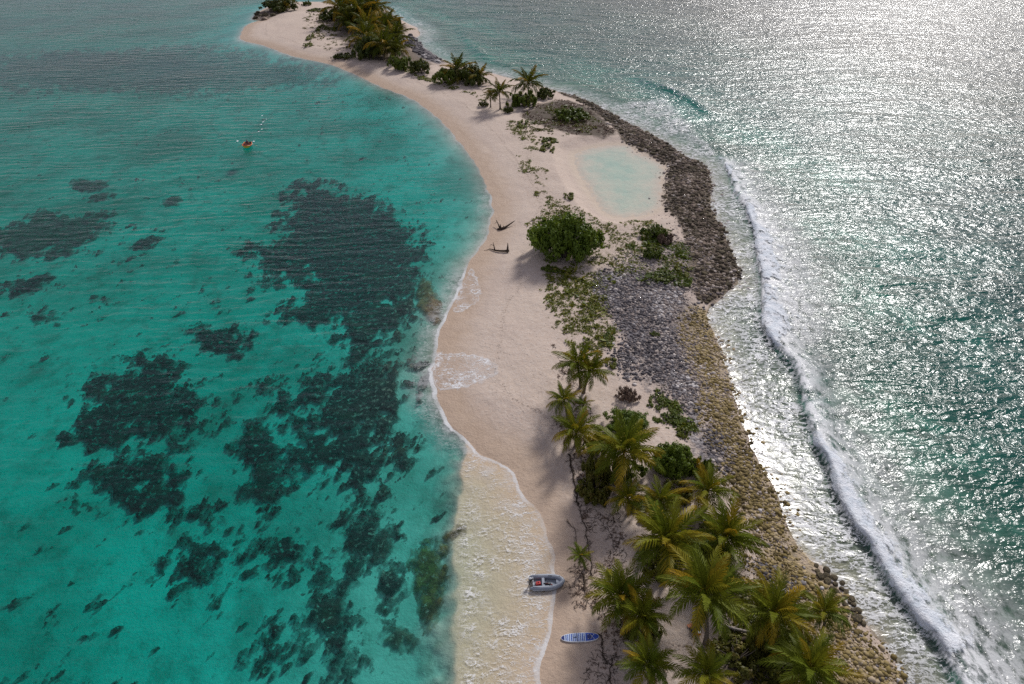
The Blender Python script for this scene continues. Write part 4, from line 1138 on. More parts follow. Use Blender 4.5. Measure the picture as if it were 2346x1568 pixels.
CR = [('creepd', 0, 1474, 1560, 616, 652, 'flat green creeper patch under the pond bushes'), ('creep', 1, 1540, 1590, 596, 640, 'pale creeper patch reaching the brown ridge'),
      ('creepd', 1, 1236, 1292, 608, 638, 'low creeper mat at the lower foot of the round sea grape'), ('creep', 0, 1270, 1310, 482, 500, 'yellow creeper patch on top side of the round sea grape'),
      ('creep', 1, 1228, 1280, 328, 356, 'bright creeper patch left of the pond head'), ('creep', 0, 1176, 1222, 272, 300, 'bright creeper patch at the start of the dark soil'),
      ('creep', 1, 1286, 1322, 438, 462, 'small creeper patch by the lagoon side of the pond'), ('creep', 0, 1222, 1290, 314, 336, 'thin creeper patch along the dark soil edge'),
      ('creep', 1, 718, 756, 56, 76, 'bright creeper patch in front of the far grove clearing'), ('creep', 0, 698, 724, 78, 96, 'bright creeper strip along the far beach crest'),
      ('creep', 1, 746, 778, 62, 74, 'narrow green creeper bar beside the bright far patch'), ('creep', 0, 690, 722, 96, 112, 'lowest bright creeper patch on the far beach crest'),
      ('creepd', 0, 1378, 1410, 752, 800, 'upright creeper clump beside the dark pebbles'), ('creepd', 1, 1486, 1518, 756, 776, 'single green clump in the middle of the dark pebbles'),
      ('creepd', 0, 1476, 1532, 896, 946, 'upper end of the green creeper strip along the pebbles'), ('creepd', 1, 1505, 1562, 930, 976, 'middle of the green creeper strip along the pebbles'),
      ('creep', 0, 1540, 1592, 968, 1010, 'lower end of the green creeper strip along the pebbles'), ('creep', 1, 1382, 1420, 812, 850, 'pale creeper patch right of the touching palms'),
      ('creep', 0, 1366, 1412, 1010, 1060, 'yellowish creeper at the lagoon side of the thicket'), ('creepd', 0, 700, 760, 18, 30, 'green creeper on the far tip path'),
      ('creep', 1, 1312, 1368, 1080, 1140, 'yellow-green creeper along the dry vine line')]
for i, (k, v, a, b, c, d, lab) in enumerate(CR):
    bush(k, v, a, b, c, d, lab, 'plant', GC, 'beach_creeper', i)

# sparse tufts: ground cover over the open sand
def tufts(name, poly, n, seed, mat, size, label, thr=0.5, leaves=9, sc=0.35):
    r = np.random.default_rng(seed)
    lo, hi = poly.min(0), poly.max(0)
    p = r.uniform(lo, hi, (n * 30, 2))
    d = sdf(poly, p[:, 0], p[:, 1], 3.0) + (fbm(p[:, 0] * 0.3, p[:, 1] * 0.3, seed, 3) - 0.5) * 6
    cl = fbm(p[:, 0] * sc, p[:, 1] * sc, seed + 5, 4, 0.6)
    p = p[(d > 0.3) & (cl > thr)][:n]
    z = tza(p[:, 0], p[:, 1])
    m = len(p)
    s = size * r.lognormal(0, 0.45, m)
    cen = np.repeat(np.column_stack([p, z]), leaves, 0)
    k = len(cen)
    ss = np.repeat(s, leaves)[:, None]
    off = r.normal(0, 0.55, (k, 3)) * ss
    off[:, 2] = np.abs(off[:, 2]) * 0.45 + 0.02
    P = cen + off
    nr = r.normal(0, 0.5, (k, 3)) + [0, 0, 0.9]
    nr /= np.linalg.norm(nr, axis=1)[:, None]
    a = np.cross(nr, r.normal(size=(k, 3))); a /= np.linalg.norm(a, axis=1)[:, None]
    b = np.cross(nr, a)
    q = ss * r.uniform(0.35, 0.7, (k, 1))
    V = np.stack([P - a * q, P - b * q * 0.5, P + a * q, P + b * q * 0.5], 1).reshape(-1, 3)
    o = mesh_obj(name, V, np.arange(4 * k).reshape(k, 4), mat, attrs={'tone': ('POINT', np.repeat(r.uniform(0, 1, k), 4))})
    return tag(o, label, None, None, 'stuff')
tufts('ground_cover', SCRUB, 2600, 11, M_LEAF_Y, 0.20, 'small yellow-green tufts dotted over the open sand', 0.47)
tufts('ground_cover', chaikin(pl([(1245, 620), (1330, 640), (1400, 700), (1410, 800), (1360, 830), (1290, 800), (1258, 740)]), 1, True), 1000, 13, M_LEAF_Y, 0.20, 'yellow-green tufts on the pale sand above the touching palms', 0.44)
tufts('ground_cover', chaikin(pl([(700, 40), (720, 25), (800, 60), (830, 110), (870, 130), (780, 132), (700, 108)]), 1, True), 500, 17, M_LEAF_O, 0.30, 'sparse olive tufts in the far clearing', 0.5)
tufts('ground_cover', chaikin(pl([(880, 140), (1000, 195), (1110, 235), (1150, 265), (1180, 300), (1150, 262), (1080, 226), (980, 195), (900, 158)]), 1, True), 420, 19, M_LEAF_Y, 0.26, 'thin green tufts along the far beach crest', 0.45)
tufts('ground_cover', chaikin(pl([(1440, 545), (1560, 540), (1600, 640), (1560, 670), (1440, 655)]), 1, True), 900, 37, M_LEAF_G, 0.24, 'green low scrub round the small pond bushes', 0.5)
tufts('ground_cover', chaikin(pl([(1460, 880), (1540, 890), (1610, 1010), (1560, 1010), (1480, 930)]), 1, True), 900, 38, M_LEAF_G, 0.17, 'green creeping scrub along the dark rubble edge', 0.46)
tufts('ground_cover', chaikin(pl([(1180, 270), (1300, 235), (1400, 300), (1330, 330), (1220, 320)]), 1, True), 700, 39, M_LEAF_O, 0.25, 'olive scrub dotted over the dark soil above the pond', 0.5)
tufts('ground_cover', SOIL, 900, 41, M_LEAF_B, 0.22, 'dry brown stubble covering the dark soil above the pond', 0.42)
tufts('ground_cover', TWIG, 700, 23, M_LEAF_B, 0.13, 'dry brown leaf litter along the near grove edge', 0.5, 7)
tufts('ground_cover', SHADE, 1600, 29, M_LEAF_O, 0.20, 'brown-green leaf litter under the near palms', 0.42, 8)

# twigs and dry vines
def twig_litter(poly, n, seed, label):
    r = np.random.default_rng(seed)
    lo, hi = poly.min(0), poly.max(0)
    p = r.uniform(lo, hi, (n * 12, 2))
    d = sdf(poly, p[:, 0], p[:, 1], 3.0)
    p = p[(d > 0) & (fbm(p[:, 0] * 0.4, p[:, 1] * 0.4, seed, 3) > 0.47)][:n]
    z = tza(p[:, 0], p[:, 1])
    mb = MB()
    for i in range(len(p)):
        a, l = r.uniform(0, 6.28), r.uniform(0.2, 0.9)
        x, y = p[i]
        dx, dy = math.cos(a) * l / 2, math.sin(a) * l / 2
        k = r.uniform(-0.3, 0.3) * l
        mb.tube([(x - dx, y - dy, z[i] + 0.02), (x + k * math.sin(a), y - k * math.cos(a), z[i] + 0.06), (x + dx, y + dy, z[i] + 0.02)], [0.022, 0.018, 0.008], 3, caps=False)
    return tag(mb.build('twig_litter', M_DRIFT), label, None, None, 'stuff')
twig_litter(TWIG, 900, 31, 'dark fallen twigs strewn along the near grove edge')
twig_litter(SHADE, 500, 32, 'fallen twigs and frond bits under the near palms')

def vine(path, label, seed, w=0.07):
    r = random.Random(seed)
    P = chaikin(pl(path, 1.2), 2)
    P = P + np.array([[r.uniform(-0.12, 0.12), r.uniform(-0.12, 0.12)] for _ in P])
    mb = MB()
    pts = [(x, y, tz(x, y) + 0.03 + r.uniform(0, 0.05)) for x, y in P]
    w *= 0.62
    mb.tube(pts, [w * r.uniform(0.6, 1.3) for _ in pts], 5)
    for i in range(1, len(pts) - 1):
        for s in range(2):
            a = r.uniform(0, 6.28); l = r.uniform(0.2, 0.8)
            q = pts[i]
            e = (q[0] + math.cos(a) * l, q[1] + math.sin(a) * l, q[2] + r.uniform(0, 0.12))
            m_ = ((q[0] + e[0]) / 2 + r.uniform(-.1, .1), (q[1] + e[1]) / 2 + r.uniform(-.1, .1), (q[2] + e[2]) / 2 + 0.05)
            mb.tube([q, m_, e], [w * 0.5, w * 0.4, w * 0.15], 4, caps=False)
    return tag(mb.build('dry_vine', M_DRIFT), label, 'vine', 'dry vines on the near sand')
vine([(1305, 1035), (1312, 1075), (1318, 1110), (1326, 1145)], 'thick dark dry vine bordering the olive undergrowth', 1, 0.13)
vine([(1326, 1145), (1334, 1180), (1346, 1210), (1350, 1250), (1356, 1280), (1354, 1305)], 'thin dry vine running down the bare sand to the young palm', 2, 0.06)
vine([(1300, 1180), (1318, 1200), (1322, 1240), (1330, 1262)], 'short dry vine left of the long thin one', 3, 0.04)
vine([(1372, 1440), (1384, 1462), (1378, 1490), (1392, 1510)], 'tangled dark vine at the right end of the paddleboard', 4, 0.08)
vine([(1440, 1500), (1470, 1510), (1500, 1530)], 'thin dry vine between the bushy palm and the round palm', 5, 0.04)
vine([(1402, 1560), (1398, 1520), (1412, 1490)], 'dark dry vine left of the round palm', 6, 0.06)
vine([(1338, 1300), (1344, 1322), (1338, 1340)], 'dark root tangle at the foot of the young palm', 7, 0.12)

# driftwood
def wood(name, parts, label, cat, mat, group=None):
    mb = MB()
    for pts, rad in parts:
        q = []
        for X, Y, h in pts:
            b = gp(X, Y, 0.3)
            b = gp(X, Y, tz(b[0], b[1]))
            q.append((b[0], b[1], b[2] + h))
        mb.tube(q, rad, 7)
    return tag(mb.build(name, mat), label, cat, group)
def zm(p): return [((1180 + x / 14.25) * 0.9384, (520 + y / 14.25) * 0.9384, h) for x, y, h in p]
GD = 'driftwood logs on the lagoon beach'
wood('driftwood', [(zm([(500, 590, .1), (620, 590, .2), (730, 560, .2), (850, 500, .3), (1000, 430, .5), (1100, 380, .6)]), [.16, .26, .22, .15, .10, .05]),
                   (zm([(600, 590, .2), (590, 560, .9)]), [.18, .06]), (zm([(580, 590, .2), (520, 500, .6), (470, 430, .8), (440, 400, .9)]), [.14, .10, .07, .03]),
                   (zm([(730, 560, .2), (700, 540, .5)]), [.14, .05]), (zm([(470, 440, .7), (390, 470, .5)]), [.05, .02]), (zm([(520, 590, .1), (480, 580, .15)]), [.12, .05])],
     'dark forked driftwood with a long upswept branch, farther up the beach', 'driftwood', M_DRIFT, GD)
wood('driftwood', [(zm([(210, 1270, .1), (300, 1300, .15), (400, 1340, .2), (560, 1370, .25), (720, 1375, .25), (840, 1380, .3), (900, 1375, .3)]), [.05, .08, .13, .16, .17, .22, .16]),
                   (zm([(840, 1380, .3), (850, 1330, .9), (852, 1290, 1.3)]), [.2, .12, .04]), (zm([(400, 1340, .2), (370, 1260, .6), (340, 1180, .9)]), [.12, .08, .03]),
                   (zm([(360, 1250, .6), (270, 1210, .6), (230, 1230, .3)]), [.05, .04, .02]), (zm([(220, 1270, .1), (120, 1310, .08), (20, 1320, .05)]), [.045, .035, .02]), (zm([(840, 1390, .25), (820, 1410, .1)]), [.16, .06])],
     'dark curved driftwood trunk with two upright stubs, nearer the water foam', 'driftwood', M_DRIFT, GD)
wood('fallen_palm_log', [([(1645, 1432, .15), (1680, 1444, .2), (1715, 1452, .2), (1752, 1460, .2)], [.10, .13, .13, .10]), ([(1680, 1444, .2), (1690, 1436, .4)], [.06, .02])],
     'pale fallen palm trunk lying beside the tallest palm', 'log', M_LOG)
wood('fallen_branch', [([(1630, 1480, .1), (1665, 1478, .2), (1705, 1468, .25), (1740, 1466, .2)], [.12, .2, .2, .12]), ([(1665, 1478, .2), (1690, 1484, .3)], [.08, .03])],
     'dark fallen branch below the pale trunk on the camp sand', 'branch', M_DRIFT)
wood('tree_stump', [([(1394, 1318, -.1), (1394, 1318, .35), (1394, 1317, .75)], [.30, .26, .24]), ([(1394, 1318, .1), (1402, 1322, .05)], [.14, .04]), ([(1394, 1318, .1), (1386, 1321, .05)], [.13, .04])],
     'short dark stump on bare sand above the dinghy palm', 'stump', M_DRIFT)

# ------------------------------------------------------------------ stones
def rock_mesh(seed, mat, sub=2):
    import bmesh
    bm = bmesh.new()
    bmesh.ops.create_icosphere(bm, subdivisions=sub, radius=1)
    r = np.random.default_rng(seed)
    ax = r.normal(size=(6, 3)); ax /= np.linalg.norm(ax, axis=1)[:, None]
    lim = r.uniform(0.5, 0.9, 6)
    for v in bm.verts:
        c = np.array(v.co)
        for a, l in zip(ax, lim):
            t = c @ a
            if t > l: c = c - a * (t - l) * 0.85
        c = c * (1 + r.uniform(-0.07, 0.07))
        v.co = c
    me = bpy.data.meshes.new('rock')
    bm.to_mesh(me); bm.free()
    me.materials.append(mat)
    return me
def rock_material(name, a, b, c3):
    g = NG(name)
    p = g.obj()
    r = g.rnd()
    n = g.noise(g.vadd(p, g.vscale(g.pos(), 0.3)), 2.2, 5, 0.65)
    c = g.mix(r, a, b)
    c = g.mix(g.rng(n, 0.45, 0.7), c, c3)
    return g.done(g.pbr(c, 0.9, g.bump(n, 0.8, 0.15), 0.15))
M_RKD = rock_material('dark ridge rock', (0.04, 0.033, 0.022), (0.105, 0.085, 0.055), (0.15, 0.118, 0.065))
M_RKP = rock_material('pinkish ridge rock', (0.13, 0.098, 0.075), (0.27, 0.205, 0.165), (0.085, 0.068, 0.052))
RKD = [rock_mesh(800 + i, M_RKD) for i in range(5)]
RKP = [rock_mesh(820 + i, M_RKP) for i in range(4)]
def rocks(poly, n, smin, smax, pool_f, label_f, group, seed, inset=0.2):
    r = np.random.default_rng(seed)
    lo, hi = poly.min(0), poly.max(0)
    p = r.uniform(lo, hi, (n * 60, 2))
    d = sdf(poly, p[:, 0], p[:, 1], 3.0)
    keep = d > inset
    p, d = p[keep], d[keep]
    out = []
    for q, dd in zip(p, d):
        if len(out) >= n: break
        s = r.uniform(smin, smax) * r.uniform(0.7, 1.2)
        if all((q[0] - o[0]) ** 2 + (q[1] - o[1]) ** 2 > (0.75 * (s + o[2])) ** 2 for o in out):
            out.append((q[0], q[1], s, dd))
    zz = tza([o[0] for o in out], [o[1] for o in out])
    for (x, y, s, dd), z in zip(out, zz):
        pool = pool_f(dd, r)
        o = bpy.data.objects.new('rock', pool[int(r.integers(len(pool)))])
        o.location = (x, y, z + s * 0.22)
        o.scale = (s * r.uniform(0.8, 1.25), s * r.uniform(0.8, 1.25), s * r.uniform(0.38, 0.65))
        o.rotation_euler = (r.uniform(-0.3, 0.3), r.uniform(-0.3, 0.3), r.uniform(0, 6.28))
        link(o)
        tag(o, label_f(pool, x, y), 'rock', group)
def ridge_pool(dd, r): return RKD if (dd < 2.2 and r.uniform() < 0.85) or r.uniform() < 0.45 else RKP
def ridge_label(p, x, y):
    e = 'at the ocean edge' if sdf(ISLE, np.array([x]), np.array([y]), 9.0)[0] < 2.6 else 'on the inner side'
    w = 'above the pond' if y > YP1 else 'beside the pond' if y > YP0 else 'below the pond'
    return ('dark brown' if p is RKD else 'pale pinkish') + ' rock ' + e + ' of the ridge, ' + w
YP1, YP0 = gp(1420, 340)[1], gp(1420, 495)[1]
rocks(RIDGE, 295, 0.24, 0.58, ridge_pool, ridge_label, 'rocks of the ridge beside the pond', 5)
SHR = pl([(1872, 1292), (1900, 1306), (1935, 1336), (1958, 1380), (1985, 1420), (1975, 1440), (1940, 1402), (1905, 1360), (1880, 1330), (1860, 1300)])
rocks(SHR, 24, 0.25, 0.5, lambda d, r: RKD, lambda p, x, y: 'dark wet boulder at the surf edge ' + ('just beside the slender palm' if y < gp(1930, 1345)[1] else 'above the slender palm, toward the yellow stones'), 'dark boulders at the surf edge', 6, 0.02)
rocks(LEDGE, 16, 0.8, 1.6, lambda d, r: RKD if r.uniform() < 0.7 else RKP, lambda p, x, y: 'dark rock of the ledge on the far tip' if p is RKD else 'pale rock of the ledge on the far tip', 'rocks of the far tip ledge', 7)

ICO = None
def stones(name, polys, n, smin, smax, seed, mat, label, thr=0.0, amp=4.0):
    """a field of loose stones, each with its own facets, too many to count"""
    r = np.random.default_rng(seed)
    t = (1 + 5 ** 0.5) / 2
    iv = np.array([(-1, t, 0), (1, t, 0), (-1, -t, 0), (1, -t, 0), (0, -1, t), (0, 1, t), (0, -1, -t), (0, 1, -t), (t, 0, -1), (t, 0, 1), (-t, 0, -1), (-t, 0, 1)]) / math.sqrt(1 + t * t)
    fi = np.array([(0, 11, 5), (0, 5, 1), (0, 1, 7), (0, 7, 10), (0, 10, 11), (1, 5, 9), (5, 11, 4), (11, 10, 2), (10, 7, 6), (7, 1, 8), (3, 9, 4), (3, 4, 2), (3, 2, 6), (3, 6, 8), (3, 8, 9), (4, 9, 5), (2, 4, 11), (6, 2, 10), (8, 6, 7), (9, 8, 1)])
    P = np.vstack(polys)
    lo, hi = P.min(0) - 1, P.max(0) + 1
    p = r.uniform(lo, hi, (n * 16, 2))
    d = np.full(len(p), -9.0)
    for q in polys: d = np.maximum(d, sdf(q, p[:, 0], p[:, 1], 5.0))
    d += (fbm(p[:, 0] * 0.35, p[:, 1] * 0.35, seed, 4, 0.6) - 0.5) * amp + (fbm(p[:, 0] * 0.1, p[:, 1] * 0.1, seed + 9, 3, 0.6) - 0.5) * amp * 1.2
    d = np.where(r.uniform(size=len(d)) < sstep(-0.3, 3.0, d) * 0.85 + 0.15, d, -9)
    p = p[d > thr][:n]
    m = len(p)
    z = tza(p[:, 0], p[:, 1])
    s = np.clip(smin * r.lognormal(0.1, 0.62, m), smin * 0.45, smax * 1.25)
    sc = s[:, None] * r.uniform([0.8, 0.8, 0.45], [1.3, 1.3, 0.85], (m, 3))
    V = iv[None] * (1 + r.uniform(-0.18, 0.18, (m, 12, 1))) * sc[:, None, :]
    a = r.uniform(0, 6.28, m)
    ca, sa = np.cos(a)[:, None], np.sin(a)[:, None]
    X, Y = V[..., 0] * ca - V[..., 1] * sa, V[..., 0] * sa + V[..., 1] * ca
    V = np.stack([X + p[:, :1], Y + p[:, 1:], V[..., 2] + (z + s * 0.15)[:, None]], -1).reshape(-1, 3)
    Fc = (fi[None] + (np.arange(m) * 12)[:, None, None]).reshape(-1, 3)
    o = mesh_obj(name, V, Fc, mat, attrs={'tone': ('POINT', np.repeat(np.clip(r.uniform(0, 1, m) * 0.75 + (fbm(p[:, 0] * 0.25, p[:, 1] * 0.25, seed + 3, 4, 0.6) - 0.38) * 1.1, 0, 1), 12))})
    return tag(o, label, None, None, 'stuff')
def stone_material(name, stops):
    g = NG(name)
    t = g.attr('tone')
    c = g.ramp(t, stops)
    n = g.noise(g.pos(), 6, 3, 0.6)
    c = g.mix(g.m('MULTIPLY', n, 0.5), c, g.mix(0.55, c, (0.05, 0.045, 0.04)))
    return g.done(g.pbr(c, 0.9, None, 0.12))
M_STD = stone_material('grey coral rubble', [(0.0, (0.05, 0.045, 0.05)), (0.5, (0.125, 0.113, 0.12)), (0.8, (0.28, 0.255, 0.255)), (1.0, (0.58, 0.54, 0.52))])
M_STY = stone_material('yellow weedy rubble', [(0.0, (0.075, 0.055, 0.022)), (0.4, (0.22, 0.165, 0.06)), (0.72, (0.34, 0.26, 0.13)), (1.0, (0.48, 0.39, 0.30))])
M_STP = stone_material('pale pinkish rubble', [(0.0, (0.12, 0.10, 0.10)), (0.4, (0.27, 0.22, 0.20)), (0.75, (0.40, 0.34, 0.30)), (1.0, (0.58, 0.52, 0.48))])
M_STR = stone_material('brown ridge rubble', [(0.0, (0.035, 0.028, 0.02)), (0.5, (0.10, 0.078, 0.053)), (0.82, (0.22, 0.168, 0.13)), (1.0, (0.44, 0.37, 0.32))])
stones('rubble', [RUB_D, RUB_U], 9500, 0.075, 0.22, 3, M_STD, 'dark purple-grey coral rubble in the middle of the island', amp=6.0)
stones('rubble', [RUB_Y], 13000, 0.07, 0.24, 4, M_STY, 'yellowish stones of the ocean beach', -1.0, amp=4.0)
stones('rubble', [RIDGE], 11000, 0.11, 0.34, 5, M_STR, 'brown broken rubble between the ridge rocks', amp=1.5)
stones('rubble', [RUB_F], 700, 0.3, 0.6, 6, M_STD, 'grey rubble at the ocean side of the far grove', amp=2.0)
stones('rubble', [RUB_P], 9000, 0.06, 0.2, 8, M_STP, 'loose pale pinkish stones between dark rubble and yellow stones', -0.5, 6.0)
stones('rubble', [RUB_P, RUB_Y], 2500, 0.06, 0.2, 9, M_STD, 'grey stones scattered among the pale and yellow ones', 0.0, 6.0)
stones('rubble', [RIDGE, RUB_D], 4500, 0.08, 0.28, 10, M_STP, 'pale stones scattered among the dark rubble and the ridge rocks', -1.0, 5.0)

# ------------------------------------------------------------------ boats, board, bags
M_HYP = simple('grey inflatable tube', (0.24, 0.265, 0.31), 0.45, 0.4, 0.10, 2.0)
M_HYPL = simple('pale grey trim', (0.50, 0.51, 0.54), 0.5, 0.4, 0.08, 3.0)
M_FLOOR = simple('grey dinghy floor', (0.21, 0.235, 0.27), 0.6, 0.3, 0.18, 3.0)
M_BLACK = simple('black plastic', (0.016, 0.016, 0.018), 0.4, 0.4, 0.2, 4)
M_RED = simple('red plastic', (0.42, 0.02, 0.018), 0.4, 0.4, 0.12, 4)
M_DRED = simple('dark red cloth', (0.16, 0.018, 0.02), 0.8, 0.1, 0.2, 5)
M_WHITE = simple('white shell', (0.72, 0.73, 0.75), 0.4, 0.4, 0.05, 3)
M_NAVY = simple('navy deck', (0.010, 0.022, 0.13), 0.4, 0.4, 0.15, 3)
M_BLUE = simple('blue deck', (0.015, 0.06, 0.34), 0.4, 0.4, 0.12, 3)
M_PALEB = simple('pale blue stripe', (0.46, 0.56, 0.74), 0.45, 0.4, 0.06, 3)
M_ORANGE = simple('orange hull', (0.80, 0.16, 0.02), 0.35, 0.4, 0.08, 3)
M_YELLOW = simple('yellow bow', (0.78, 0.55, 0.05), 0.35, 0.4, 0.08, 3)
M_MAROON = simple('maroon lining', (0.10, 0.012, 0.016), 0.7, 0.2, 0.2, 4)
M_SHIRT = simple('blue shirt', (0.012, 0.045, 0.24), 0.85, 0.1, 0.15, 6)
M_SKIN = simple('tanned skin', (0.30, 0.16, 0.095), 0.6, 0.3, 0.08, 5)
M_HAIR = simple('dark hair', (0.018, 0.014, 0.02), 0.6, 0.2, 0.2, 8)
M_SHORT = simple('dark shorts', (0.02, 0.022, 0.05), 0.85, 0.1, 0.2, 6)
M_WOOD = simple('pale oar wood', (0.45, 0.33, 0.2), 0.6, 0.2, 0.15, 5)

# dinghy: bow towards the trees, stern in the swash; local +X is the bow
db = gp(1253, 1338, 0.0)
dz = -0.06
dinghy = thing('inflatable_dinghy', (db[0], db[1], dz), 'grey inflatable dinghy with outboard, pulled up to the waterline', 'dinghy', None, math.radians(2))
Ld, Bd, rt = 3.15, 0.60, 0.225
def tube_path(s):
    p = [(-1.62, s * (Bd + 0.02), 0.30), (-1.35, s * (Bd + 0.02), 0.30), (-0.6, s * (Bd + .03), 0.30), (0.2, s * (Bd + .02), 0.31), (0.75, s * (Bd - .06), 0.34), (1.12, s * (Bd - .20), 0.39), (1.36, s * (Bd - .42), 0.44), (1.46, 0.0, 0.46)]
    return p
mb = MB()
full = tube_path(-1) + tube_path(1)[::-1][1:]
mb.tube(full, [0.06] + [0.19] + [rt] * (len(full) - 4) + [0.19] + [0.06], 12)
mb.build('buoyancy_tube', M_HYP, dinghy)
mb = MB()
for s in (-1, 1):
    mb.tube([(x, y + s * 0.205, z - 0.02) for x, y, z in tube_path(s)[1:6]], 0.035, 6)
mb.build('rubbing_strake', M_HYPL, dinghy)
mb = MB()
for s in (-1, 1):
    mb.tube([(x, y, z + rt * 0.97) for x, y, z in tube_path(s)[1:7]], 0.026, 6)
mb.build('tube_seam', M_HYPL, dinghy)
mb = MB()
mb.add([(-1.3, -.45, .16), (-1.3, .45, .16), (.6, .42, .17), (1.05, .22, .2), (1.3, 0, .26), (1.05, -.22, .2), (.6, -.42, .17), (-1.3, -.45, .05), (-1.3, .45, .05), (.6, .42, .05), (1.05, .22, .1), (1.3, 0, .2), (1.05, -.22, .1), (.6, -.42, .05)],
       [[0, 6, 5, 4, 3, 2, 1], [7, 8, 9, 10, 11, 12, 13], [0, 1, 8, 7], [1, 2, 9, 8], [2, 3, 10, 9], [3, 4, 11, 10], [4, 5, 12, 11], [5, 6, 13, 12], [6, 0, 7, 13]])
mb.build('floor', M_FLOOR, dinghy, False)
mb = MB(); mb.box((-1.3, 0, .36), (.05, .86, .46)); mb.build('transom', M_HYPL, dinghy, False)
mb = MB(); mb.box((-.35, 0, .40), (.24, .92, .035)); mb.build('seat', M_HYP, dinghy, False)
mb = MB(); mb.box((1.02, 0, .42), (.34, .34, .02), (0, -.12, 0)); mb.build('bow_step', M_HYP, dinghy, False)
for s in (-1, 1):
    mb = MB(); mb.tube([(.15, s * .55, .52), (.2, s * .50, .56), (.45, s * .50, .56), (.5, s * .55, .53)], .02, 6); mb.build('handle', M_BLACK, dinghy)
mb = MB(); mb.ball((1.18, .36, .60), (.08, .06, .05), 8, 6); mb.build('cleat', M_BLACK, dinghy)
mb = MB()
mb.ball((-1.52, .02, .80), (.22, .15, .17), 10, 8)
om = mb.build('outboard_motor', M_BLACK, dinghy)
mb = MB(); mb.tube([(-1.53, .02, .66), (-1.58, .02, .30), (-1.62, .02, .02)], [.075, .055, .045], 8); mb.build('leg', M_BLACK, om)
mb = MB(); mb.tube([(-1.38, .02, .74), (-1.1, .06, .78), (-.95, .07, .78)], [.03, .025, .03], 6); mb.build('tiller', M_BLACK, om)
mb = MB(); mb.box((-1.62, .02, -.02), (.18, .05, .1)); mb.build('skeg', M_BLACK, om, False)
mb = MB(); mb.ball((-1.54, .02, .86), (.19, .125, .125), 10, 8); mb.build('cowling_cap', M_HYPL, om)

Rd = Matrix.Rotation(math.radians(2), 3, 'Z')
def dloc(x, y, z): return Rd @ Vector((x, y, z)) + Vector((db[0], db[1], dz))
def part_thing(name, loc, label, cat, rz=0.0): return thing(name, loc, label, cat, None, rz)
ft = part_thing('fuel_tank', dloc(-.82, -.12, .17), 'red fuel tank inside the dinghy by the outboard', 'fuel tank', .2)
mb = MB(); mb.box((0, 0, .14), (.50, .34, .26), None, 0, .82); mb.build('tank', M_RED, ft, False)
mb = MB(); mb.tube([(0.05, 0, .27), (.05, 0, .32)], [.05, .045], 8); mb.build('cap', M_BLACK, ft)
mb = MB(); mb.tube([(-.14, 0, .27), (-.12, 0, .33), (-.02, 0, .33), (0, 0, .27)], .02, 6); mb.build('handle', M_RED, ft)
bg = part_thing('duffel_bag', dloc(-.02, -.22, .2), 'dark duffel bag lying on the dinghy floor', 'bag', .05)
mb = MB(); mb.tube([(-.36, 0, .12), (-.3, 0, .12), (.3, 0, .12), (.36, 0, .12)], [.08, .14, .14, .08], 10); mb.build('body', M_BLACK, bg)
mb = MB(); mb.tube([(-.15, -.06, .25), (-.1, -.04, .32), (.1, -.04, .32), (.15, -.06, .25)], .018, 5); mb.build('strap', M_DRED, bg)
cl = part_thing('red_cloth', dloc(.22, -.30, .19), 'dark red cloth beside the duffel bag in the dinghy', 'cloth', .3)
v, f = [], []
for i in range(9):
    for j in range(5):
        v.append((i * .07 - .28, j * .05 - .1, .02 + .05 * (1 + math.sin(i * 1.7 + j)) * (1 - abs(j - 2) / 3)))
f = [[i * 5 + j, i * 5 + j + 1, i * 5 + j + 6, i * 5 + j + 5] for i in range(8) for j in range(4)]
mesh_obj('cloth', np.array(v), f, M_DRED, cl, True)
rp = MB()
rp.tube([dloc(1.66, 0, .42), dloc(1.85, -.1, .35), dloc(2.1, -.3, tz(*dloc(2.1, -.3, 0)[:2]) - dz * 0 + .05), dloc(2.6, -.35, tz(*dloc(2.6, -.35, 0)[:2]) + .06)], .018, 5)
tag(rp.build('mooring_rope', M_BLACK), 'thin dark rope from the dinghy bow across the sand', 'rope')

# paddleboard
bb = gp(1329, 1460, 0.9)
bz = max(tz(bb[0] + dx, bb[1]) for dx in (-1.5, -.8, 0, .8, 1.5))
bb = gp(1329, 1460, bz)
zl_, zr_ = tz(bb[0] - 1.4, bb[1]), tz(bb[0] + 1.4, bb[1])
board = thing('paddleboard', (bb[0], bb[1], (zl_ + zr_) / 2 + .02), 'blue and white striped paddleboard lying on dry sand', 'paddleboard', None)
board.rotation_euler = (0, -math.atan2(zr_ - zl_, 2.8), math.radians(-1))
def half(x):
    t = x / 1.64
    return 0.415 * max(0, 1 - abs(t) ** (2.6 if t < 0 else 2.9)) ** 0.5
xs = np.linspace(-1.635, 1.635, 41)
def board_shell(name, x0, x1, inset, z0, z1, mat, parent):
    xx = [x for x in xs if x0 < x < x1]
    xx = [x0] + xx + [x1]
    v, f = [], []
    for x in xx:
        h = max(half(x) - inset, 0.004)
        r_ = .05 * max(0, x - .9) ** 2
        v += [(x, -h, z0 + r_), (x, h, z0 + r_), (x, h, z1 + r_), (x, -h, z1 + r_)]
    n = len(xx)
    for i in range(n - 1):
        a, b = i * 4, i * 4 + 4
        f += [[a, a + 1, b + 1, b], [a + 1, a + 2, b + 2, b + 1], [a + 2, a + 3, b + 3, b + 2], [a + 3, a, b, b + 3]]
    f += [[3, 2, 1, 0], [n * 4 - 4, n * 4 - 3, n * 4 - 2, n * 4 - 1]]
    return mesh_obj(name, np.array(v), f, mat, parent)
board_shell('hull', -1.635, 1.635, 0, 0, .12, M_WHITE, board)
board_shell('tail_deck', -1.60, -1.33, .03, .118, .126, M_NAVY, board)
board_shell('nose_deck', .48, 1.60, .035, .118, .126, M_BLUE, board)
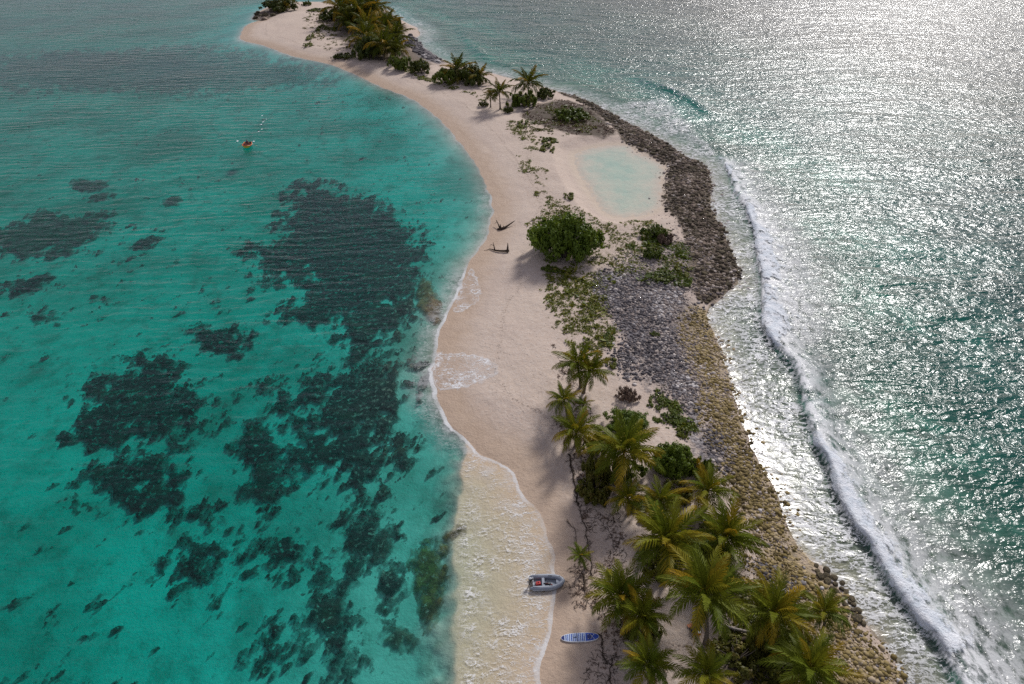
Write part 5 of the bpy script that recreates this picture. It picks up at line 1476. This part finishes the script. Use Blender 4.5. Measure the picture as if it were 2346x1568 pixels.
pad = board_shell('deck_pad', -1.32, .47, .035, .118, .124, M_PALEB, board)
for i in range(11):
    x = -1.24 + i * .158
    board_shell('stripe', x, x + (.06 if i % 3 else .085), .05, .1235, .128, M_BLUE if i % 2 else M_NAVY, pad)
board_shell('carry_patch', .62, 1.05, .16, .1255, .131, M_NAVY, board)
for x in (.7, 1.2):
    for s in (-1, 1):
        mb = MB(); mb.ball((x, s * .2, .135), (.03, .03, .012), 8, 5); mb.build('ring', M_WHITE, board)
mb = MB(); mb.box((-.42, 0, .135), (.22, .05, .02)); mb.build('handle', M_BLACK, board, False)
mb = MB(); mb.tube([(.9, -.2, .135), (1.05, 0, .14), (1.2, .2, .135)], .012, 5); mb.tube([(.9, .2, .135), (1.05, 0, .142), (1.2, -.2, .135)], .012, 5); mb.build('bungee', M_WHITE, board)

# bags on the camp sand
cb = gp(1592, 1440, 1.2); cz = tz(cb[0], cb[1])
bag = thing('beach_bag', (cb[0], cb[1], cz), 'dark blue beach bag on the sand beside the tallest palm', 'bag', None, .5)
mb = MB(); mb.box((0, 0, .22), (.75, .45, .44), None, 0, .75); mb.ball((0, 0, .40), (.3, .18, .12), 10, 6); mb.build('body', M_NAVY, bag)
for s in (-1, 1):
    mb = MB(); mb.tube([(-.15, s * .12, .44), (-.08, s * .1, .6), (.08, s * .1, .6), (.15, s * .12, .44)], .02, 5); mb.build('strap', M_BLACK, bag)
cooler_b = gp(1601, 1450, 1.2)
cool = thing('cool_box', (cooler_b[0], cooler_b[1], tz(*cooler_b[:2])), 'small orange box on the sand touching the dark blue bag', 'box', None, .2)
mb = MB(); mb.box((0, 0, .14), (.28, .2, .28)); mb.build('body', M_ORANGE, cool, False)
mb = MB(); mb.box((0, 0, .30), (.3, .22, .05)); mb.build('lid', M_WHITE, cool, False)
tb = gp(1582, 1432, 1.2)
tow = thing('towel', (tb[0], tb[1], tz(*tb[:2]) + .01), 'crumpled peach towel left of the dark blue bag', 'towel', None, .4)
v = [(i * .08 - .28, j * .08 - .16, .03 + .05 * (1 + math.sin(i * 2.1 + j * 1.3))) for i in range(8) for j in range(5)]
mesh_obj('cloth', np.array(v), [[i * 5 + j, i * 5 + j + 1, i * 5 + j + 6, i * 5 + j + 5] for i in range(7) for j in range(4)], simple('peach cloth', (.62, .28, .16), .9, .1), tow, True)

# rowing boat coming from the open lagoon, bow towards the beach
rb = gp(567, 336, 0.05)
RZ = math.radians(-98)                                     # local +X (bow) points towards the camera, a little to the right
RZ = math.radians(-80)
rowb = thing('rowing_boat', (rb[0], rb[1], 0.0), 'small orange rowing boat with yellow bow, alone on the turquoise lagoon', 'boat', None, RZ)
st = [(-1.7, .72, .10, .52), (-1.2, .88, .02, .50), (-.4, 1.0, -.02, .52), (.5, .98, 0, .58), (1.2, .72, .06, .68), (1.7, .36, .2, .80), (2.0, .05, .45, .90)]
def hull(x0i, x1i, mat, name, off=0.0, inner=False):
    v, f, n = [], [], 9
    S = st[x0i:x1i]
    for x, b, zb, zt in S:
        for k in range(n):
            a = math.pi * k / (n - 1)
            y = -math.cos(a) * (b - off)
            z = zt - (zt - zb - off) * math.sin(a) ** 0.7
            v.append((x, y, z))
    for i in range(len(S) - 1):
        for k in range(n - 1):
            q = [i * n + k, i * n + k + 1, (i + 1) * n + k + 1, (i + 1) * n + k]
            f.append(q[::-1] if inner else q)
    if x0i == 0: f.append(list(range(n)))
    return mesh_obj(name, np.array(v), f, mat, rowb, True)
hull(0, 5, M_ORANGE, 'hull')
hull(4, 7, M_YELLOW, 'bow')
hull(0, 6, M_MAROON, 'lining', .07, True)
mb = MB()
for s in (-1, 1): mb.tube([(x, s * b, zt) for x, b, zb, zt in st], .06, 6)
mb.build('gunwale', M_ORANGE, rowb)
for x in (-1.0, .1, .9):
    mb = MB(); mb.box((x, 0, .36), (.26, 1.5 if x < .5 else 1.25, .04)); mb.build('thwart', M_MAROON, rowb, False)
for s in (-1, 1):
    mb = MB()
    mb.tube([(-.25, s * .35, .80), (-.2, s * 1.0, .62), (-.1, s * 1.75, .18)], .03, 6)
    mb.ball((-.07, s * 1.92, .08), (.09, .25, .03), 8, 5, 0, (.35 * s * -1, 0, 0))
    mb.build('oar', M_WOOD, rowb)

# rower: one continuous skinned body, shirt, shorts and hair as children
def person(name, loc, rz, label):
    root = thing(name, loc, label, 'person', None, rz)
    J = {'pel': (0, 0, .10, .15), 'sp': (-.02, 0, .32, .14), 'ch': (.02, 0, .52, .165), 'nk': (.05, 0, .68, .06), 'hd0': (.07, 0, .76, .085), 'hd1': (.08, 0, .88, .10),
         'shL': (.03, .18, .60, .07), 'elL': (.22, .32, .40, .045), 'wrL': (.45, .34, .42, .032), 'shR': (.03, -.18, .60, .07), 'elR': (.22, -.32, .40, .045), 'wrR': (.45, -.34, .42, .032),
         'hiL': (.05, .10, .08, .095), 'knL': (.45, .16, .22, .065), 'anL': (.72, .14, -.12, .042), 'toL': (.86, .15, -.12, .035),
         'hiR': (.05, -.10, .08, .095), 'knR': (.45, -.16, .22, .065), 'anR': (.72, -.14, -.12, .042), 'toR': (.86, -.15, -.12, .035), 'haL': (.53, .33, .42, .035), 'haR': (.53, -.33, .42, .035)}
    E = [('pel', 'sp'), ('sp', 'ch'), ('ch', 'nk'), ('nk', 'hd0'), ('hd0', 'hd1'), ('ch', 'shL'), ('shL', 'elL'), ('elL', 'wrL'), ('wrL', 'haL'), ('ch', 'shR'), ('shR', 'elR'), ('elR', 'wrR'), ('wrR', 'haR'),
         ('pel', 'hiL'), ('hiL', 'knL'), ('knL', 'anL'), ('anL', 'toL'), ('pel', 'hiR'), ('hiR', 'knR'), ('knR', 'anR'), ('anR', 'toR')]
    def skin(nm, names, edges, mat, grow):
        ix = {k: i for i, k in enumerate(names)}
        me = bpy.data.meshes.new(nm)
        me.from_pydata([J[k][:3] for k in names], [(ix[a], ix[b]) for a, b in edges], [])
        o = link(bpy.data.objects.new(nm, me), root)
        md = o.modifiers.new('skin', 'SKIN')
        for k, d in zip(names, me.skin_vertices[0].data):
            d.radius = (J[k][3] + grow,) * 2
        me.skin_vertices[0].data[0].use_root = True
        o.modifiers.new('sub', 'SUBSURF').levels = 2
        o.modifiers['sub'].render_levels = 2
        me.materials.append(mat)
        return o
    skin('body', list(J), E, M_SKIN, 0)
    skin('shirt', ['sp', 'ch', 'shL', 'shR'], [('sp', 'ch'), ('ch', 'shL'), ('ch', 'shR')], M_SHIRT, .035)
    skin('shorts', ['pel', 'hiL', 'knL', 'hiR', 'knR'], [('pel', 'hiL'), ('hiL', 'knL'), ('pel', 'hiR'), ('hiR', 'knR')], M_SHORT, .025)
    mb = MB(); mb.ball((.06, 0, .90), (.115, .10, .10), 12, 8); mb.build('hair', M_HAIR, root)
    for s in (-1, 1):
        mb = MB()
        for k in range(4):
            mb.tube([(.55, s * (.30 + k * .022), .44), (.60, s * (.30 + k * .022), .43), (.60, s * (.30 + k * .022), .39)], [.012, .011, .008], 5)
        mb.tube([(.53, s * .30, .42), (.57, s * .28, .40)], [.012, .009], 5)
        mb.build('hand', M_SKIN, root)
    return root
pr = Matrix.Rotation(RZ, 3, 'Z') @ Vector((-.75, 0, .42))
person('person', (rb[0] + pr.x, rb[1] + pr.y, .42), RZ, 'person in a blue shirt seated at the oars of the orange boat')

# foam rings left by the oars, and the little wake
def foam_blobs(name, spots, label, kind):
    V, Fc, A = [], [], []
    r = random.Random(4)
    for X, Y, rad in spots:
        c = gp(X, Y, 0)
        n = 14
        b = len(V)
        V.append((c[0], c[1], .10)); A.append(1.0)
        for q, al_ in ((.55, .85), (1.0, 0.0)):
            for k in range(n):
                a = 6.283 * k / n
                rr = rad * q * r.uniform(.8, 1.2)
                V.append((c[0] + rr * math.cos(a) * 1.1, c[1] + rr * math.sin(a) * 1.5, .10 if q < 1 else .04)); A.append(al_)
        Fc += [[b, b + 1 + k, b + 1 + (k + 1) % n] for k in range(n)]
        Fc += [[b + 1 + k, b + 1 + n + k, b + 1 + n + (k + 1) % n, b + 1 + (k + 1) % n] for k in range(n)]
    o = mesh_obj(name, np.array(V), Fc, M_FOAM, None, True, {'foam': ('POINT', np.array(A))})
    return tag(o, label, None, None, kind)
def zk(x, y): return ((540 + x / 10.456) * .9384, (240 + y / 10.456) * .9384)
foam_blobs('oar_foam', [(*zk(x, y), s) for x, y, s in ((960, 860, .24), (1040, 800, .26), (1020, 680, .3), (1070, 615, .24), (1100, 580, .2), (1045, 455, .24), (1160, 545, .18), (410, 1105, .3), (835, 1110, .34), (800, 1180, .24))], 'white foam dots trailing behind the orange boat', 'stuff')
